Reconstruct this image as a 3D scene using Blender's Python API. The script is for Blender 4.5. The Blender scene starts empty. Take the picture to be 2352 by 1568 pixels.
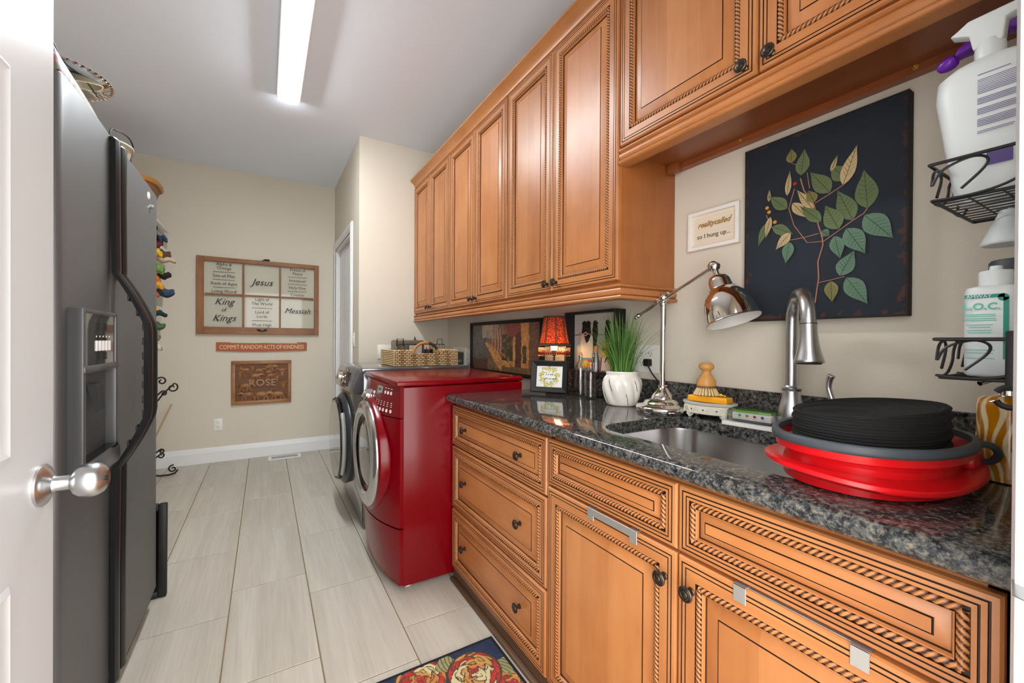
import bpy, bmesh, math, random
from mathutils import Matrix, Vector, Euler
random.seed(7)
scene = bpy.context.scene
COL = scene.collection
PI = math.pi

# ---------------------------------------------------------------- camera
FPX, YAW, PITCH, ROLL, CAMH, PCX, PCY = 937.15, .5208, -.0043, .0057, 1.1587, 1146.16, 785.53
_r = Vector((math.cos(YAW), -math.sin(YAW), 0)); _f = Vector((math.sin(YAW), math.cos(YAW), 0)); _u = Vector((0, 0, 1))
_F = math.cos(PITCH)*_f + math.sin(PITCH)*_u
_u2 = -math.sin(PITCH)*_f + math.cos(PITCH)*_u
_R = _r*math.cos(ROLL) + _u2*math.sin(ROLL)
_U = -_r*math.sin(ROLL) + _u2*math.cos(ROLL)
camd = bpy.data.cameras.new('camera'); cam = bpy.data.objects.new('camera', camd); COL.objects.link(cam)
camd.sensor_width = 36.0; camd.lens = 36.0*FPX/2352.0
camd.shift_x = (1176-PCX)/2352.0; camd.shift_y = (PCY-784)/2352.0
camd.clip_start = .01; camd.clip_end = 50
cam.matrix_world = Matrix(((_R.x, _U.x, -_F.x, 0), (_R.y, _U.y, -_F.y, 0), (_R.z, _U.z, -_F.z, CAMH), (0, 0, 0, 1)))
scene.camera = cam

def pix(x, y):
    return _F+_R*((x-PCX)/FPX)-_U*((y-PCY)/FPX)
def onx(X, x, y): d = pix(x, y); return Vector((0, 0, CAMH))+d*(X/d.x)      # where a photo pixel meets the plane X
def onz(Z, x, y): d = pix(x, y); return Vector((0, 0, CAMH))+d*((Z-CAMH)/d.z)
def ony(Y, x, y): d = pix(x, y); return Vector((0, 0, CAMH))+d*(Y/d.y)

# ---------------------------------------------------------------- world, exposure
world = bpy.data.worlds.new('world'); scene.world = world; world.use_nodes = True
world.node_tree.nodes['Background'].inputs[0].default_value = (1.0, .985, .955, 1)
world.node_tree.nodes['Background'].inputs[1].default_value = 4.6
scene.view_settings.view_transform = 'Standard'
try: scene.view_settings.look = 'None'
except Exception: pass
scene.view_settings.gamma = 1.0
scene.view_settings.use_curve_mapping = False
scene.view_settings.exposure = 0.8
CEIL = 2.77
LAMP_STRENGTH = 54.0        # ceiling fixture diffuser (its mesh is built below)

# ---------------------------------------------------------------- helpers
def S(h):
    """sRGB hex -> linear rgba"""
    h = h.lstrip('#'); c = [int(h[i:i+2], 16)/255 for i in (0, 2, 4)]
    return tuple((x/12.92 if x <= .04045 else ((x+.055)/1.055)**2.4) for x in c) + (1,)

MATS = {}
def mat(name, col, rough=.5, metal=0, spec=.5, coat=0, coat_r=.1, trans=0, ior=1.45, emit=None, es=0, alpha=1):
    m = bpy.data.materials.new(name); m.use_nodes = True
    b = m.node_tree.nodes['Principled BSDF']
    if isinstance(col, str): col = S(col)
    b.inputs['Base Color'].default_value = col; b.inputs['Roughness'].default_value = rough
    b.inputs['Metallic'].default_value = metal; b.inputs['Specular IOR Level'].default_value = spec
    b.inputs['Coat Weight'].default_value = coat; b.inputs['Coat Roughness'].default_value = coat_r
    b.inputs['Transmission Weight'].default_value = trans; b.inputs['IOR'].default_value = ior
    b.inputs['Alpha'].default_value = alpha
    if emit is not None:
        b.inputs['Emission Color'].default_value = S(emit) if isinstance(emit, str) else emit
        b.inputs['Emission Strength'].default_value = es
    MATS[name] = m
    return m
def nt(m): return m.node_tree, m.node_tree.nodes['Principled BSDF']
def node(t, typ, **kw):
    n = t.nodes.new(typ)
    for k, v in kw.items():
        if k.startswith('i_'):
            key = k[2:].replace('_', ' ')
            n.inputs[int(key) if key.isdigit() else key].default_value = v
        else: setattr(n, k, v)
    return n
def coords(t, scale=(1, 1, 1), kind='Object', rnd=False):
    tc = node(t, 'ShaderNodeTexCoord'); mp = node(t, 'ShaderNodeMapping')
    mp.inputs['Scale'].default_value = scale
    src = tc.outputs[kind]
    if rnd:
        oi = node(t, 'ShaderNodeObjectInfo')
        ml = node(t, 'ShaderNodeMath', operation='MULTIPLY', i_1=37.0)
        t.links.new(oi.outputs['Random'], ml.inputs[0])
        t.links.new(ml.outputs[0], mp.inputs['Location'])
    t.links.new(src, mp.inputs['Vector'])
    return mp.outputs[0]
def ramp(t, fac, stops):
    r = node(t, 'ShaderNodeValToRGB'); e = r.color_ramp.elements
    while len(e) < len(stops): e.new(.5)
    for i, (p, c) in enumerate(stops):
        e[i].position = p; e[i].color = S(c) if isinstance(c, str) else c
    t.links.new(fac, r.inputs[0]); return r.outputs[0]
def mixc(t, fac, a, b, mode='MIX'):
    m = node(t, 'ShaderNodeMix', data_type='RGBA', blend_type=mode)
    for sock, v in ((m.inputs[0], fac), (m.inputs[6], a), (m.inputs[7], b)):
        if hasattr(v, 'is_linked'): t.links.new(v, sock)
        elif isinstance(v, str): sock.default_value = S(v)
        else: sock.default_value = v
    return m.outputs[2]
def bump(t, b, h, strength=.2, dist=.002):
    n = node(t, 'ShaderNodeBump'); n.inputs['Strength'].default_value = strength; n.inputs['Distance'].default_value = dist
    t.links.new(h, n.inputs['Height']); t.links.new(n.outputs[0], b.inputs['Normal'])
def noise(t, vec, scale, detail=3, rough=.5, dist=0):
    n = node(t, 'ShaderNodeTexNoise'); n.inputs['Scale'].default_value = scale; n.inputs['Detail'].default_value = detail
    n.inputs['Roughness'].default_value = rough; n.inputs['Distortion'].default_value = dist
    t.links.new(vec, n.inputs['Vector']); return n.outputs['Fac']

ROOT = {}
class MB:
    """collects shapes (in world coordinates) and links them as ONE mesh object"""
    def __init__(s): s.v = []; s.f = []; s.m = []
    def add(s, vs, fs, m=0, M=None):
        o = len(s.v)
        for p in vs:
            p = Vector(p)
            s.v.append(M @ p if M is not None else p)
        for i, f in enumerate(fs):
            s.f.append([o+k for k in f]); s.m.append(m[i] if isinstance(m, (list, tuple)) else m)
        return s
    def box(s, x0, x1, y0, y1, z0, z1, m=0, bev=0, seg=2, M=None):
        if bev <= 0:
            vs = [(x, y, z) for x in (x0, x1) for y in (y0, y1) for z in (z0, z1)]
            return s.add(vs, [(0, 1, 3, 2), (4, 6, 7, 5), (0, 4, 5, 1), (2, 3, 7, 6), (0, 2, 6, 4), (1, 5, 7, 3)], m, M)
        bm = bmesh.new(); bmesh.ops.create_cube(bm, size=1)
        for v in bm.verts: v.co = Vector(((x0+x1)/2+v.co.x*(x1-x0), (y0+y1)/2+v.co.y*(y1-y0), (z0+z1)/2+v.co.z*(z1-z0)))
        bmesh.ops.bevel(bm, geom=bm.edges[:], offset=bev, segments=seg, affect='EDGES', profile=.5)
        return s.bm(bm, m, M)
    def bm(s, bm, m=0, M=None):
        bm.verts.index_update()
        s.add([v.co.copy() for v in bm.verts], [[v.index for v in f.verts] for f in bm.faces], m, M); bm.free(); return s
    def lathe(s, prof, n=24, m=0, M=None, caps=True, sx=1, sy=1, fn=None):
        """prof: [(r, z)] ; m int or list per profile span"""
        vs = []
        for r, z in prof:
            for k in range(n):
                a = 2*PI*k/n; rr = r*(fn(a, z) if fn else 1)
                vs.append((rr*math.cos(a)*sx, rr*math.sin(a)*sy, z))
        fs = []; ms = []
        for i in range(len(prof)-1):
            for k in range(n):
                k2 = (k+1) % n
                fs.append((i*n+k, i*n+k2, (i+1)*n+k2, (i+1)*n+k)); ms.append(m[i] if isinstance(m, (list, tuple)) else m)
        if caps:
            if prof[0][0] > 1e-6: fs.append(tuple(range(n))[::-1]); ms.append(ms[0])
            if prof[-1][0] > 1e-6: fs.append(tuple((len(prof)-1)*n+k for k in range(n))); ms.append(ms[-1])
        return s.add(vs, fs, ms, M)
    def tube(s, pts, r, n=8, closed=False, m=0, M=None, caps=True, flat=1.0):
        pts = [Vector(p) for p in pts]; N = len(pts)
        rs = r if isinstance(r, (list, tuple)) else [r]*N
        tang = []
        for i in range(N):
            a = pts[(i-1) % N] if (closed or i > 0) else pts[i]
            b = pts[(i+1) % N] if (closed or i < N-1) else pts[i]
            d = b-a; tang.append(d.normalized() if d.length > 1e-9 else Vector((0, 0, 1)))
        up = Vector((0, 0, 1)) if abs(tang[0].z) < .9 else Vector((1, 0, 0))
        nx = (up - tang[0]*up.dot(tang[0])).normalized(); vs = []
        for i in range(N):
            t = tang[i]; nx = (nx - t*nx.dot(t))
            nx = nx.normalized() if nx.length > 1e-6 else t.orthogonal().normalized()
            ny = t.cross(nx)
            for k in range(n):
                a = 2*PI*k/n; vs.append(pts[i]+(nx*math.cos(a)*flat+ny*math.sin(a))*rs[i])
        fs = []
        for i in range(N if closed else N-1):
            j = (i+1) % N
            for k in range(n): fs.append((i*n+k, i*n+(k+1) % n, j*n+(k+1) % n, j*n+k))
        if not closed and caps: fs.append(tuple(range(n))[::-1]); fs.append(tuple((N-1)*n+k for k in range(n)))
        return s.add(vs, fs, m, M)
    def prism(s, poly, z0, z1, m=0, M=None):
        n = len(poly); vs = [(x, y, z0) for x, y in poly]+[(x, y, z1) for x, y in poly]
        fs = [tuple(range(n))[::-1], tuple(range(n, 2*n))]+[(i, (i+1) % n, n+(i+1) % n, n+i) for i in range(n)]
        return s.add(vs, fs, m, M)
    def bprism(s, poly, z0, z1, bev=.003, m=0, M=None):
        bm = bmesh.new(); vs = [bm.verts.new((x, y, z0)) for x, y in poly]; f = bm.faces.new(vs)
        r = bmesh.ops.extrude_face_region(bm, geom=[f]); bmesh.ops.translate(bm, vec=(0, 0, z1-z0), verts=[g for g in r['geom'] if isinstance(g, bmesh.types.BMVert)])
        bmesh.ops.bevel(bm, geom=bm.edges[:], offset=bev, segments=3, affect='EDGES', profile=.5, clamp_overlap=True)
        return s.bm(bm, m, M)
    def loft(s, loops, m=0, M=None, cap0=True, cap1=True):
        n = len(loops[0]); vs = [p for L in loops for p in L]; fs = []; ms = []
        for i in range(len(loops)-1):
            for k in range(n):
                fs.append((i*n+k, i*n+(k+1) % n, (i+1)*n+(k+1) % n, (i+1)*n+k)); ms.append(m[i] if isinstance(m, (list, tuple)) else m)
        if cap0: fs.append(tuple(range(n))[::-1]); ms.append(ms[0])
        if cap1: fs.append(tuple((len(loops)-1)*n+k for k in range(n))); ms.append(ms[-1])
        return s.add(vs, fs, ms, M)
    def grid(s, nu, nv, fn, m=0):
        vs = [fn(i/nu, j/nv) for j in range(nv+1) for i in range(nu+1)]
        fs = [(j*(nu+1)+i, j*(nu+1)+i+1, (j+1)*(nu+1)+i+1, (j+1)*(nu+1)+i) for j in range(nv) for i in range(nu)]
        return s.add(vs, fs, m)
    def build(s, name, mats, parent=None, loc=None, angle=32, fix=True):
        me = bpy.data.meshes.new(name)
        base = ROOT.get(parent, Vector((0, 0, 0))) if parent else Vector(loc or (0, 0, 0))
        me.from_pydata([tuple(p-base) for p in s.v], [], s.f)
        if not isinstance(mats, (list, tuple)): mats = [mats]
        for m in mats: me.materials.append(MATS[m] if isinstance(m, str) else m)
        me.polygons.foreach_set('material_index', s.m)
        if fix:
            bm = bmesh.new(); bm.from_mesh(me); bmesh.ops.recalc_face_normals(bm, faces=bm.faces[:]); bm.to_mesh(me); bm.free()
        me.polygons.foreach_set('use_smooth', [True]*len(me.polygons))
        me.set_sharp_from_angle(angle=math.radians(angle))
        me.update()
        o = bpy.data.objects.new(name, me); COL.objects.link(o)
        if parent:
            o.parent = parent; ROOT[o] = base
        else: o.location = base; ROOT[o] = base
        return o
def tag(o, label=None, cat=None, group=None, kind=None):
    if label: o['label'] = label
    if cat: o['category'] = cat
    if group: o['group'] = group
    if kind: o['kind'] = kind
    return o
def thing(name, label, cat, loc, group=None):
    o = bpy.data.objects.new(name, None); COL.objects.link(o); o.location = loc; o.empty_display_size = .05
    ROOT[o] = Vector(loc); return tag(o, label, cat, group)
def struct(o): o['kind'] = 'structure'; return o
def frame(o, x, y, z):
    """matrix from local axes"""
    x, y, z = Vector(x), Vector(y), Vector(z)
    return Matrix(((x.x, y.x, z.x, o[0]), (x.y, y.y, z.y, o[1]), (x.z, y.z, z.z, o[2]), (0, 0, 0, 1)))
def T(x, y, z): return Matrix.Translation((x, y, z))
def RX(a): return Matrix.Rotation(a, 4, 'X')
def RY(a): return Matrix.Rotation(a, 4, 'Y')
def RZ(a): return Matrix.Rotation(a, 4, 'Z')
def text(name, s, size, M, parent, m, shear=0, ext=.0003, align='CENTER', space=1.0, bold=0, xs=1.0):
    """lettering as a flat mesh; M maps text x,y plane to world"""
    cu = bpy.data.curves.new(name, 'FONT'); cu.body = s; cu.size = size; cu.shear = shear; cu.extrude = ext
    cu.align_x = align; cu.align_y = 'CENTER'; cu.space_character = space; cu.offset = bold; cu.resolution_u = 3
    tmp = bpy.data.objects.new(name, cu); COL.objects.link(tmp)
    dg = bpy.context.evaluated_depsgraph_get(); dg.update()
    me = bpy.data.meshes.new_from_object(tmp.evaluated_get(dg))
    bpy.data.objects.remove(tmp); bpy.data.curves.remove(cu)
    base = ROOT.get(parent, Vector((0, 0, 0)))
    for v in me.vertices:
        v.co = (M @ Vector((v.co.x*xs, v.co.y, v.co.z))) - base
    me.name = name; me.materials.clear(); me.materials.append(MATS[m])
    o = bpy.data.objects.new(name, me); COL.objects.link(o); o.parent = parent; ROOT[o] = base
    return o
_pr = {}
def print_mat(rough=.6, coat=0):
    k = (rough, coat)
    if k not in _pr:
        m = mat('printed_%d_%d' % (rough*100, coat*100), (1, 1, 1, 1), rough, coat=coat); t, b = nt(m)
        a = node(t, 'ShaderNodeVertexColor', layer_name='ink'); t.links.new(a.outputs[0], b.inputs['Base Color']); _pr[k] = m
    return _pr[k]
def ink(o, fn):
    """vertex colours from fn(vertex world co, index) -> linear rgba"""
    me = o.data; a = me.color_attributes.new('ink', 'FLOAT_COLOR', 'POINT'); base = ROOT.get(o, Vector((0, 0, 0)))
    for i, v in enumerate(me.vertices): a.data[i].color = fn(v.co+base, i)
    return o
def print_grid(name, O, U, V, nu, nv, fn, parent, rough=.6, coat=0, loc=None):
    """flat print: fn(u,v) -> rgba over the parallelogram O + u U + v V"""
    O, U, V = Vector(O), Vector(U), Vector(V); b = MB(); b.grid(nu, nv, lambda u, v: O+U*u+V*v)
    o = b.build(name, print_mat(rough, coat), parent, loc, fix=False)
    ink(o, lambda p, i: fn((i % (nu+1))/nu, (i//(nu+1))/nv)); return o
def lerp(a, b, t): t = max(0, min(1, t)); return tuple(x+(y-x)*t for x, y in zip(a, b))
def hash2(i, j):
    x = math.sin(i*127.1+j*311.7)*43758.5453; return x-math.floor(x)
def vnoise(x, y):
    i, j = math.floor(x), math.floor(y); fx, fy = x-i, y-j; fx = fx*fx*(3-2*fx); fy = fy*fy*(3-2*fy)
    return (hash2(i, j)*(1-fx)+hash2(i+1, j)*fx)*(1-fy)+(hash2(i, j+1)*(1-fx)+hash2(i+1, j+1)*fx)*fy
def fbm(x, y, o=4):
    s = 0; a = .5
    for k in range(o): s += a*vnoise(x, y); x *= 2.03; y *= 2.03; a *= .5
    return s
def rrect(x0, x1, y0, y1, r, n=6):
    """rounded rectangle outline, counter-clockwise"""
    out = []
    for cx, cy, a0 in ((x1-r, y1-r, 0), (x0+r, y1-r, PI/2), (x0+r, y0+r, PI), (x1-r, y0+r, 3*PI/2)):
        for k in range(n+1):
            a = a0+PI/2*k/n; out.append((cx+r*math.cos(a), cy+r*math.sin(a)))
    return out
def spline(p, n=6):
    p = [Vector(q) for q in p]; out = []
    for i in range(len(p)-1):
        p0, p1, p2, p3 = p[max(i-1, 0)], p[i], p[i+1], p[min(i+2, len(p)-1)]
        for k in range(n): t = k/n; out.append(.5*((2*p1)+(p2-p0)*t+(2*p0-5*p1+4*p2-p3)*t*t+(3*p1-p0-3*p2+p3)*t**3))
    return out+[p[-1]]
def copy_tree(o, parent=None):
    c = o.copy(); COL.objects.link(c); c.parent = parent
    for ch in o.children: copy_tree(ch, c)
    return c
# ---------------------------------------------------------------- materials
def wall_mat(name, col):
    m = mat(name, col, .75, spec=.3); t, b = nt(m)
    h = noise(t, coords(t), 140, 2); bump(t, b, h, .25, .0015); return m
wall_mat('wall_paint', '#d5cdbe'); wall_mat('ceiling_paint', '#ecf3ff')
mat('white_paint', '#e6e6e7', .35); mat('white_paint_dim', '#babbbd', .35); mat('white_plastic', '#e8e6e0', .35); mat('light_housing', '#dcdcdc', .4)  # entry leaf: same white paint, its shade put in as a greyer colour
mat('diffuser', '#ffffff', .5, emit=(.92, .97, 1, 1), es=LAMP_STRENGTH); mat('lens_side', '#e8e8e8', .4, emit=(.97, .985, 1, 1), es=.12)
def wood_mat(name, grain, base, dark, light, rough=.32, boards=True):
    m = mat(name, base, rough+.06, coat=.22, coat_r=.3); t, b = nt(m)
    sc = {'z': (1, 1, .09), 'y': (1, .09, 1), 'x': (.09, 1, 1)}[grain]
    v = coords(t, sc, rnd=True)
    n1 = noise(t, v, 26, 5, .6, .6); n2 = noise(t, coords(t, (1, 1, 1), rnd=True), 5, 3, .55)
    c1 = ramp(t, n1, [(.32, dark), (.5, base), (.72, light)])
    c2 = mixc(t, .55, c1, ramp(t, n2, [(.3, dark), (.5, base), (.75, light)]))
    if boards:
        sx = node(t, 'ShaderNodeSeparateXYZ'); t.links.new(coords(t, (9, 9, 9), rnd=True), sx.inputs[0])
        fl = node(t, 'ShaderNodeMath', operation='FLOOR'); t.links.new(sx.outputs['Y' if grain == 'z' else 'Z'], fl.inputs[0])
        wn = node(t, 'ShaderNodeTexWhiteNoise', noise_dimensions='1D'); t.links.new(fl.outputs[0], wn.inputs['W'])
        c2 = mixc(t, .3, c2, ramp(t, wn.outputs[0], [(0, dark), (.5, base), (1, light)]))
    oi = node(t, 'ShaderNodeObjectInfo'); hs = node(t, 'ShaderNodeHueSaturation'); mr = node(t, 'ShaderNodeMapRange')
    mr.inputs['To Min'].default_value = .92; mr.inputs['To Max'].default_value = 1.06
    t.links.new(oi.outputs['Random'], mr.inputs[0]); t.links.new(mr.outputs[0], hs.inputs['Value']); t.links.new(c2, hs.inputs['Color'])
    t.links.new(hs.outputs[0], b.inputs['Base Color']); bump(t, b, n1, .05, .001); return m
wood_mat('wood_v', 'z', '#b1713f', '#96592d', '#c28550'); wood_mat('wood_h', 'y', '#b1713f', '#96592d', '#c28550')
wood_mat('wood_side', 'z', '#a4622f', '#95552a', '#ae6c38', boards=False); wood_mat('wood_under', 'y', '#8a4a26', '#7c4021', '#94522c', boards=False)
mat('glaze', '#2b180d', .5); m = mat('rope_wood', '#b1713f', .4, coat=.2, coat_r=.3); t, b = nt(m); a_ = node(t, 'ShaderNodeVertexColor', layer_name='ink')
sp_ = node(t, 'ShaderNodeSeparateColor'); t.links.new(a_.outputs[0], sp_.inputs[0])
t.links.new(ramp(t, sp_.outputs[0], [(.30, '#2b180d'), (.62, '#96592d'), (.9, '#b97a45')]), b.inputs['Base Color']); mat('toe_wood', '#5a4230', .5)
wood_mat('sash_wood', 'x', '#8a5a34', '#6d4326', '#9c6b40', .55, False); wood_mat('sash_wood_v', 'z', '#8a5a34', '#6d4326', '#9c6b40', .55, False)
mat('bronze', '#4a4038', .32, metal=.9); mat('chrome', '#e6e3de', .06, metal=1); mat('steel', '#d6d6d6', .22, metal=1)
mat('nickel', '#c6c5c2', .42, metal=.85); mat('sat_nickel', '#c3c5c7', .28, metal=1); mat('black_metal', '#2a2a2b', .4, metal=.4)
mat('silver_plastic', '#b9bab8', .35, metal=.6); mat('black_gloss', '#0d0d0e', .12); mat('black_matte', '#161617', .55)
mat('iron', '#2c2622', .5, metal=.5)
# granite
m = mat('granite', '#20242a', .07, spec=.55); t, b = nt(m); v = coords(t)
n1 = noise(t, v, 80, 5, .7, .4); n2 = noise(t, v, 130, 4, .7); vo = node(t, 'ShaderNodeTexVoronoi'); vo.inputs['Scale'].default_value = 150
t.links.new(v, vo.inputs['Vector'])
c = ramp(t, n1, [(.38, '#121417'), (.49, '#2b2e31'), (.58, '#4f5150'), (.68, '#85755f')])
c = mixc(t, ramp(t, n2, [(.5, (0, 0, 0, 1)), (.68, (1, 1, 1, 1))]), c, '#6f6a62')
c = mixc(t, ramp(t, vo.outputs[0], [(.0, (.5, .5, .5, 1)), (.14, (0, 0, 0, 1))]), c, '#8d8b86')
t.links.new(c, b.inputs['Base Color'])
# floor tile and grout
m = mat('tile', '#c9bda8', .38, spec=.4); t, b = nt(m); v = coords(t, (1, .04, 1), rnd=True)
n1 = noise(t, v, 90, 5, .6, .35); n2 = noise(t, coords(t, (1, .05, 1), rnd=True), 9, 4, .55, .8)
c = ramp(t, n1, [(.33, '#aca599'), (.5, '#b9b2a6'), (.68, '#c3bdb2')]); c = mixc(t, .45, c, ramp(t, n2, [(.36, '#ada699'), (.5, '#bbb4a8'), (.62, '#c8c2b7')]))
t.links.new(c, b.inputs['Base Color']); bump(t, b, n1, .05, .001)
mat('grout', '#84704f', .9)
# fridge textured black
m = mat('fridge_black', '#434547', .46, spec=1.0, ior=1.55); t, b = nt(m); h = noise(t, coords(t), 420, 2, .6); bump(t, b, h, .07, .0006)
mat('fridge_gloss', '#1c1d1f', .33); mat('fridge_dark', '#3d3e40', .35); mat('bezel', '#48494b', .3)
mat('mirror_panel', '#8f918f', .06, metal=.85)
# appliances
mat('red_paint', '#70000c', .22, spec=.3, coat=.08, coat_r=.06); mat('grey_paint', '#6c6f73', .16, metal=.55, coat=.6, coat_r=.04); mat('grey_dark', '#2f3133', .3)
mat('door_glass', '#9ea09c', .03, metal=.9); mat('door_silver', '#c2c2bf', .14, metal=.9); mat('lcd', '#8f9a98', .2)
mat('print_white', '#e9e6e6', .5); mat('print_black', '#24201d', .6); mat('print_gold', '#b08a2e', .35, metal=.5); mat('print_cream', '#e4d3a4', .6)
mat('print_teal', '#1f8d7a', .5); mat('print_teal_light', '#59b79f', .5); mat('print_purple', '#5a4a86', .5)
mat('glass', '#ffffff', .02, trans=1, ior=1.45); mat('paper', '#eeece4', .7)
# thin pane: mostly clear with a reflection
def thin_glass(name, tint, refl):
    m = bpy.data.materials.new(name); m.use_nodes = True; t = m.node_tree; t.nodes.remove(t.nodes['Principled BSDF'])
    tr = node(t, 'ShaderNodeBsdfTransparent'); tr.inputs[0].default_value = tint; gl = node(t, 'ShaderNodeBsdfGlossy'); gl.inputs['Roughness'].default_value = .03
    lw = node(t, 'ShaderNodeFresnel'); lw.inputs[0].default_value = 1.45; ad = node(t, 'ShaderNodeMath', operation='ADD', i_1=refl)
    t.links.new(lw.outputs[0], ad.inputs[0]); mx = node(t, 'ShaderNodeMixShader')
    t.links.new(ad.outputs[0], mx.inputs[0]); t.links.new(tr.outputs[0], mx.inputs[1]); t.links.new(gl.outputs[0], mx.inputs[2])
    t.links.new(mx.outputs[0], t.nodes['Material Output'].inputs[0]); MATS[name] = m
thin_glass('pane_glass', (.97, .98, .97, 1), -.02); thin_glass('clear_plastic', (.96, .97, .97, 1), .08)
# ---------------------------------------------------------------- room shell
XL, XR, YN, YF, XB, YB = -1.16, 1.40, .085, 4.66, .644, 3.355
def wall(name, *b): return struct(MB().box(*b).build(name, 'wall_paint'))
wall('wall_far', XL-.1, XB, YF, YF+.1, 0, CEIL)
wall('wall_left', XL-.1, XL, -.03, YF, 0, CEIL)
wall('wall_right', XR, XR+.1, -.03, YB+.1, 0, CEIL)
wall('wall_alcove', XB, XR, YB, YB+.1, 0, CEIL)
DX0, DX1, DH = -.315, .655, 2.06       # the doorway the photograph is taken from
# far side wall with its own door
D2a, D2b, D2h = 3.69, 4.585, 2.093
b = MB(); b.box(XB, XB+.1, YB+.1, D2a, 0, CEIL); b.box(XB, XB+.1, D2b, YF, 0, CEIL); b.box(XB, XB+.1, D2a, D2b, D2h, CEIL)
struct(b.build('wall_side', 'wall_paint'))
b = MB(); b.box(XL, DX0-.018, -.03, YN, 0, CEIL); b.box(DX1+.018, XR, -.03, YN, 0, CEIL); b.box(DX0-.018, DX1+.018, -.03, YN, DH+.018, CEIL)
struct(b.build('wall_entry', 'wall_paint'))
struct(MB().box(XL-.1, XR+.1, -.03, YF+.1, CEIL, CEIL+.08).build('ceiling', 'ceiling_paint'))
# floor: grout bed with a tile object for every tile
fl = struct(MB().box(XL-.1, XR+.1, -1.6, YF+.1, -.06, -.003).build('floor', 'grout'))
TW, TL, GR = .3088, .6136, .0042; shared = {}
for c in range(-4, 6):
    x0 = -.1291+c*TW; off = 2.0395 if c % 2 else 2.2235
    for r in range(-7, 6):
        y0 = off+r*TL; a, d = max(x0+GR/2, XL), min(x0+TW-GR/2, XR); e, f = max(y0+GR/2, -1.5), min(y0+TL-GR/2, YF)
        if d-a < .02 or f-e < .02: continue
        key = (round(d-a, 4), round(f-e, 4))
        if key not in shared:
            o = MB().box(0, d-a, 0, f-e, -.009, 0, bev=.0012, seg=1).build('floor_tile', 'tile', None, (0, 0, 0)); shared[key] = o.data
        else:
            o = bpy.data.objects.new('floor_tile', shared[key]); COL.objects.link(o)
        o.parent = fl; o.location = (a, e, 0)
# baseboards with a moulded top
def baseboard(name, p0, p1, nrm):
    p0, p1, nrm = Vector(p0), Vector(p1), Vector(nrm)
    prof = [(0, 0), (.016, 0), (.016, .098), (.0135, .102), (.0135, .107), (.011, .112), (.0115, .12), (.008, .128), (.006, .137), (0, .14)]
    b = MB(); n = len(prof); vs = [p+nrm*d+Vector((0, 0, z)) for p in (p0, p1) for d, z in prof]
    b.add(vs, [(i, (i+1) % n, n+(i+1) % n, n+i) for i in range(n)]+[tuple(range(n)), tuple(range(n, 2*n))])
    return struct(b.build(name, 'white_paint'))
baseboard('baseboard_far', (XL, YF, 0), (XB, YF, 0), (0, -1, 0)); baseboard('baseboard_left', (XL, 2.35, 0), (XL, YF-.02, 0), (1, 0, 0))
# casing of the far side door
def casing(name, M, w, h, cw=.07):
    """casing around an opening of width w and height h; local x across, y up, z out of the wall"""
    prof = [(0, .004), (.006, .012), (.02, .013), (.03, .018), (.055, .02), (.062, .014), (cw, .012), (cw, 0)]
    b = MB(); path = [((0, 0), (-1, 0)), ((0, h), (-1, 1)), ((w, h), (1, 1)), ((w, 0), (1, 0))]; n = len(prof); vs = []
    for (px, py), (dx, dy) in path:
        for o, z in prof: vs.append((px+dx*o, py+dy*o, z))
    fs = []
    for i in range(3):
        for k in range(n-1): fs.append((i*n+k, i*n+k+1, (i+1)*n+k+1, (i+1)*n+k))
    b.add(vs, fs, 0, M); return struct(b.build(name, 'white_paint'))
casing('trim_1', frame((XB, D2b, 0), (0, -1, 0), (0, 0, 1), (-1, 0, 0)), D2b-D2a, D2h)
b = MB(); b.box(XB, XB+.1, D2a, D2a+.018, 0, D2h); b.box(XB, XB+.1, D2b-.018, D2b, 0, D2h); b.box(XB, XB+.1, D2a, D2b, D2h-.018, D2h)
struct(b.build('trim_2', 'white_paint'))
d1 = struct(MB().box(XB+.045, XB+.08, D2a+.02, D2b-.02, .01, D2h-.02).build('door_1', 'white_paint'))
pw = (D2b-D2a-.04)/7
for k in range(7):
    MB().box(XB+.039, XB+.046, D2a+.02+k*pw+.003, D2a+.02+(k+1)*pw-.003, .02, D2h-.03, bev=.002, seg=1).build('beadboard_plank', 'white_paint', d1)
b = MB(); b.box(XB+.012, XB+.04, D2a+.018, D2a+.022, .95, 1.03); b.tube([(XB+.036, D2a+.026, .95), (XB+.036, D2a+.026, 1.03)], .006)
b.build('hinge', 'nickel', d1)
# entry door: jamb, casing and the open leaf on the left
b = MB(); b.box(DX0-.018, DX0, -.03, YN, 0, DH); b.box(DX1, DX1+.018, -.03, YN, 0, DH); b.box(DX0-.018, DX1+.018, -.03, YN, DH, DH+.018)
struct(b.build('trim_3', 'white_paint'))
casing('trim_4', frame((DX0+.002, YN, 0), (1, 0, 0), (0, 0, 1), (0, 1, 0)), DX1-DX0-.004, DH)
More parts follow.
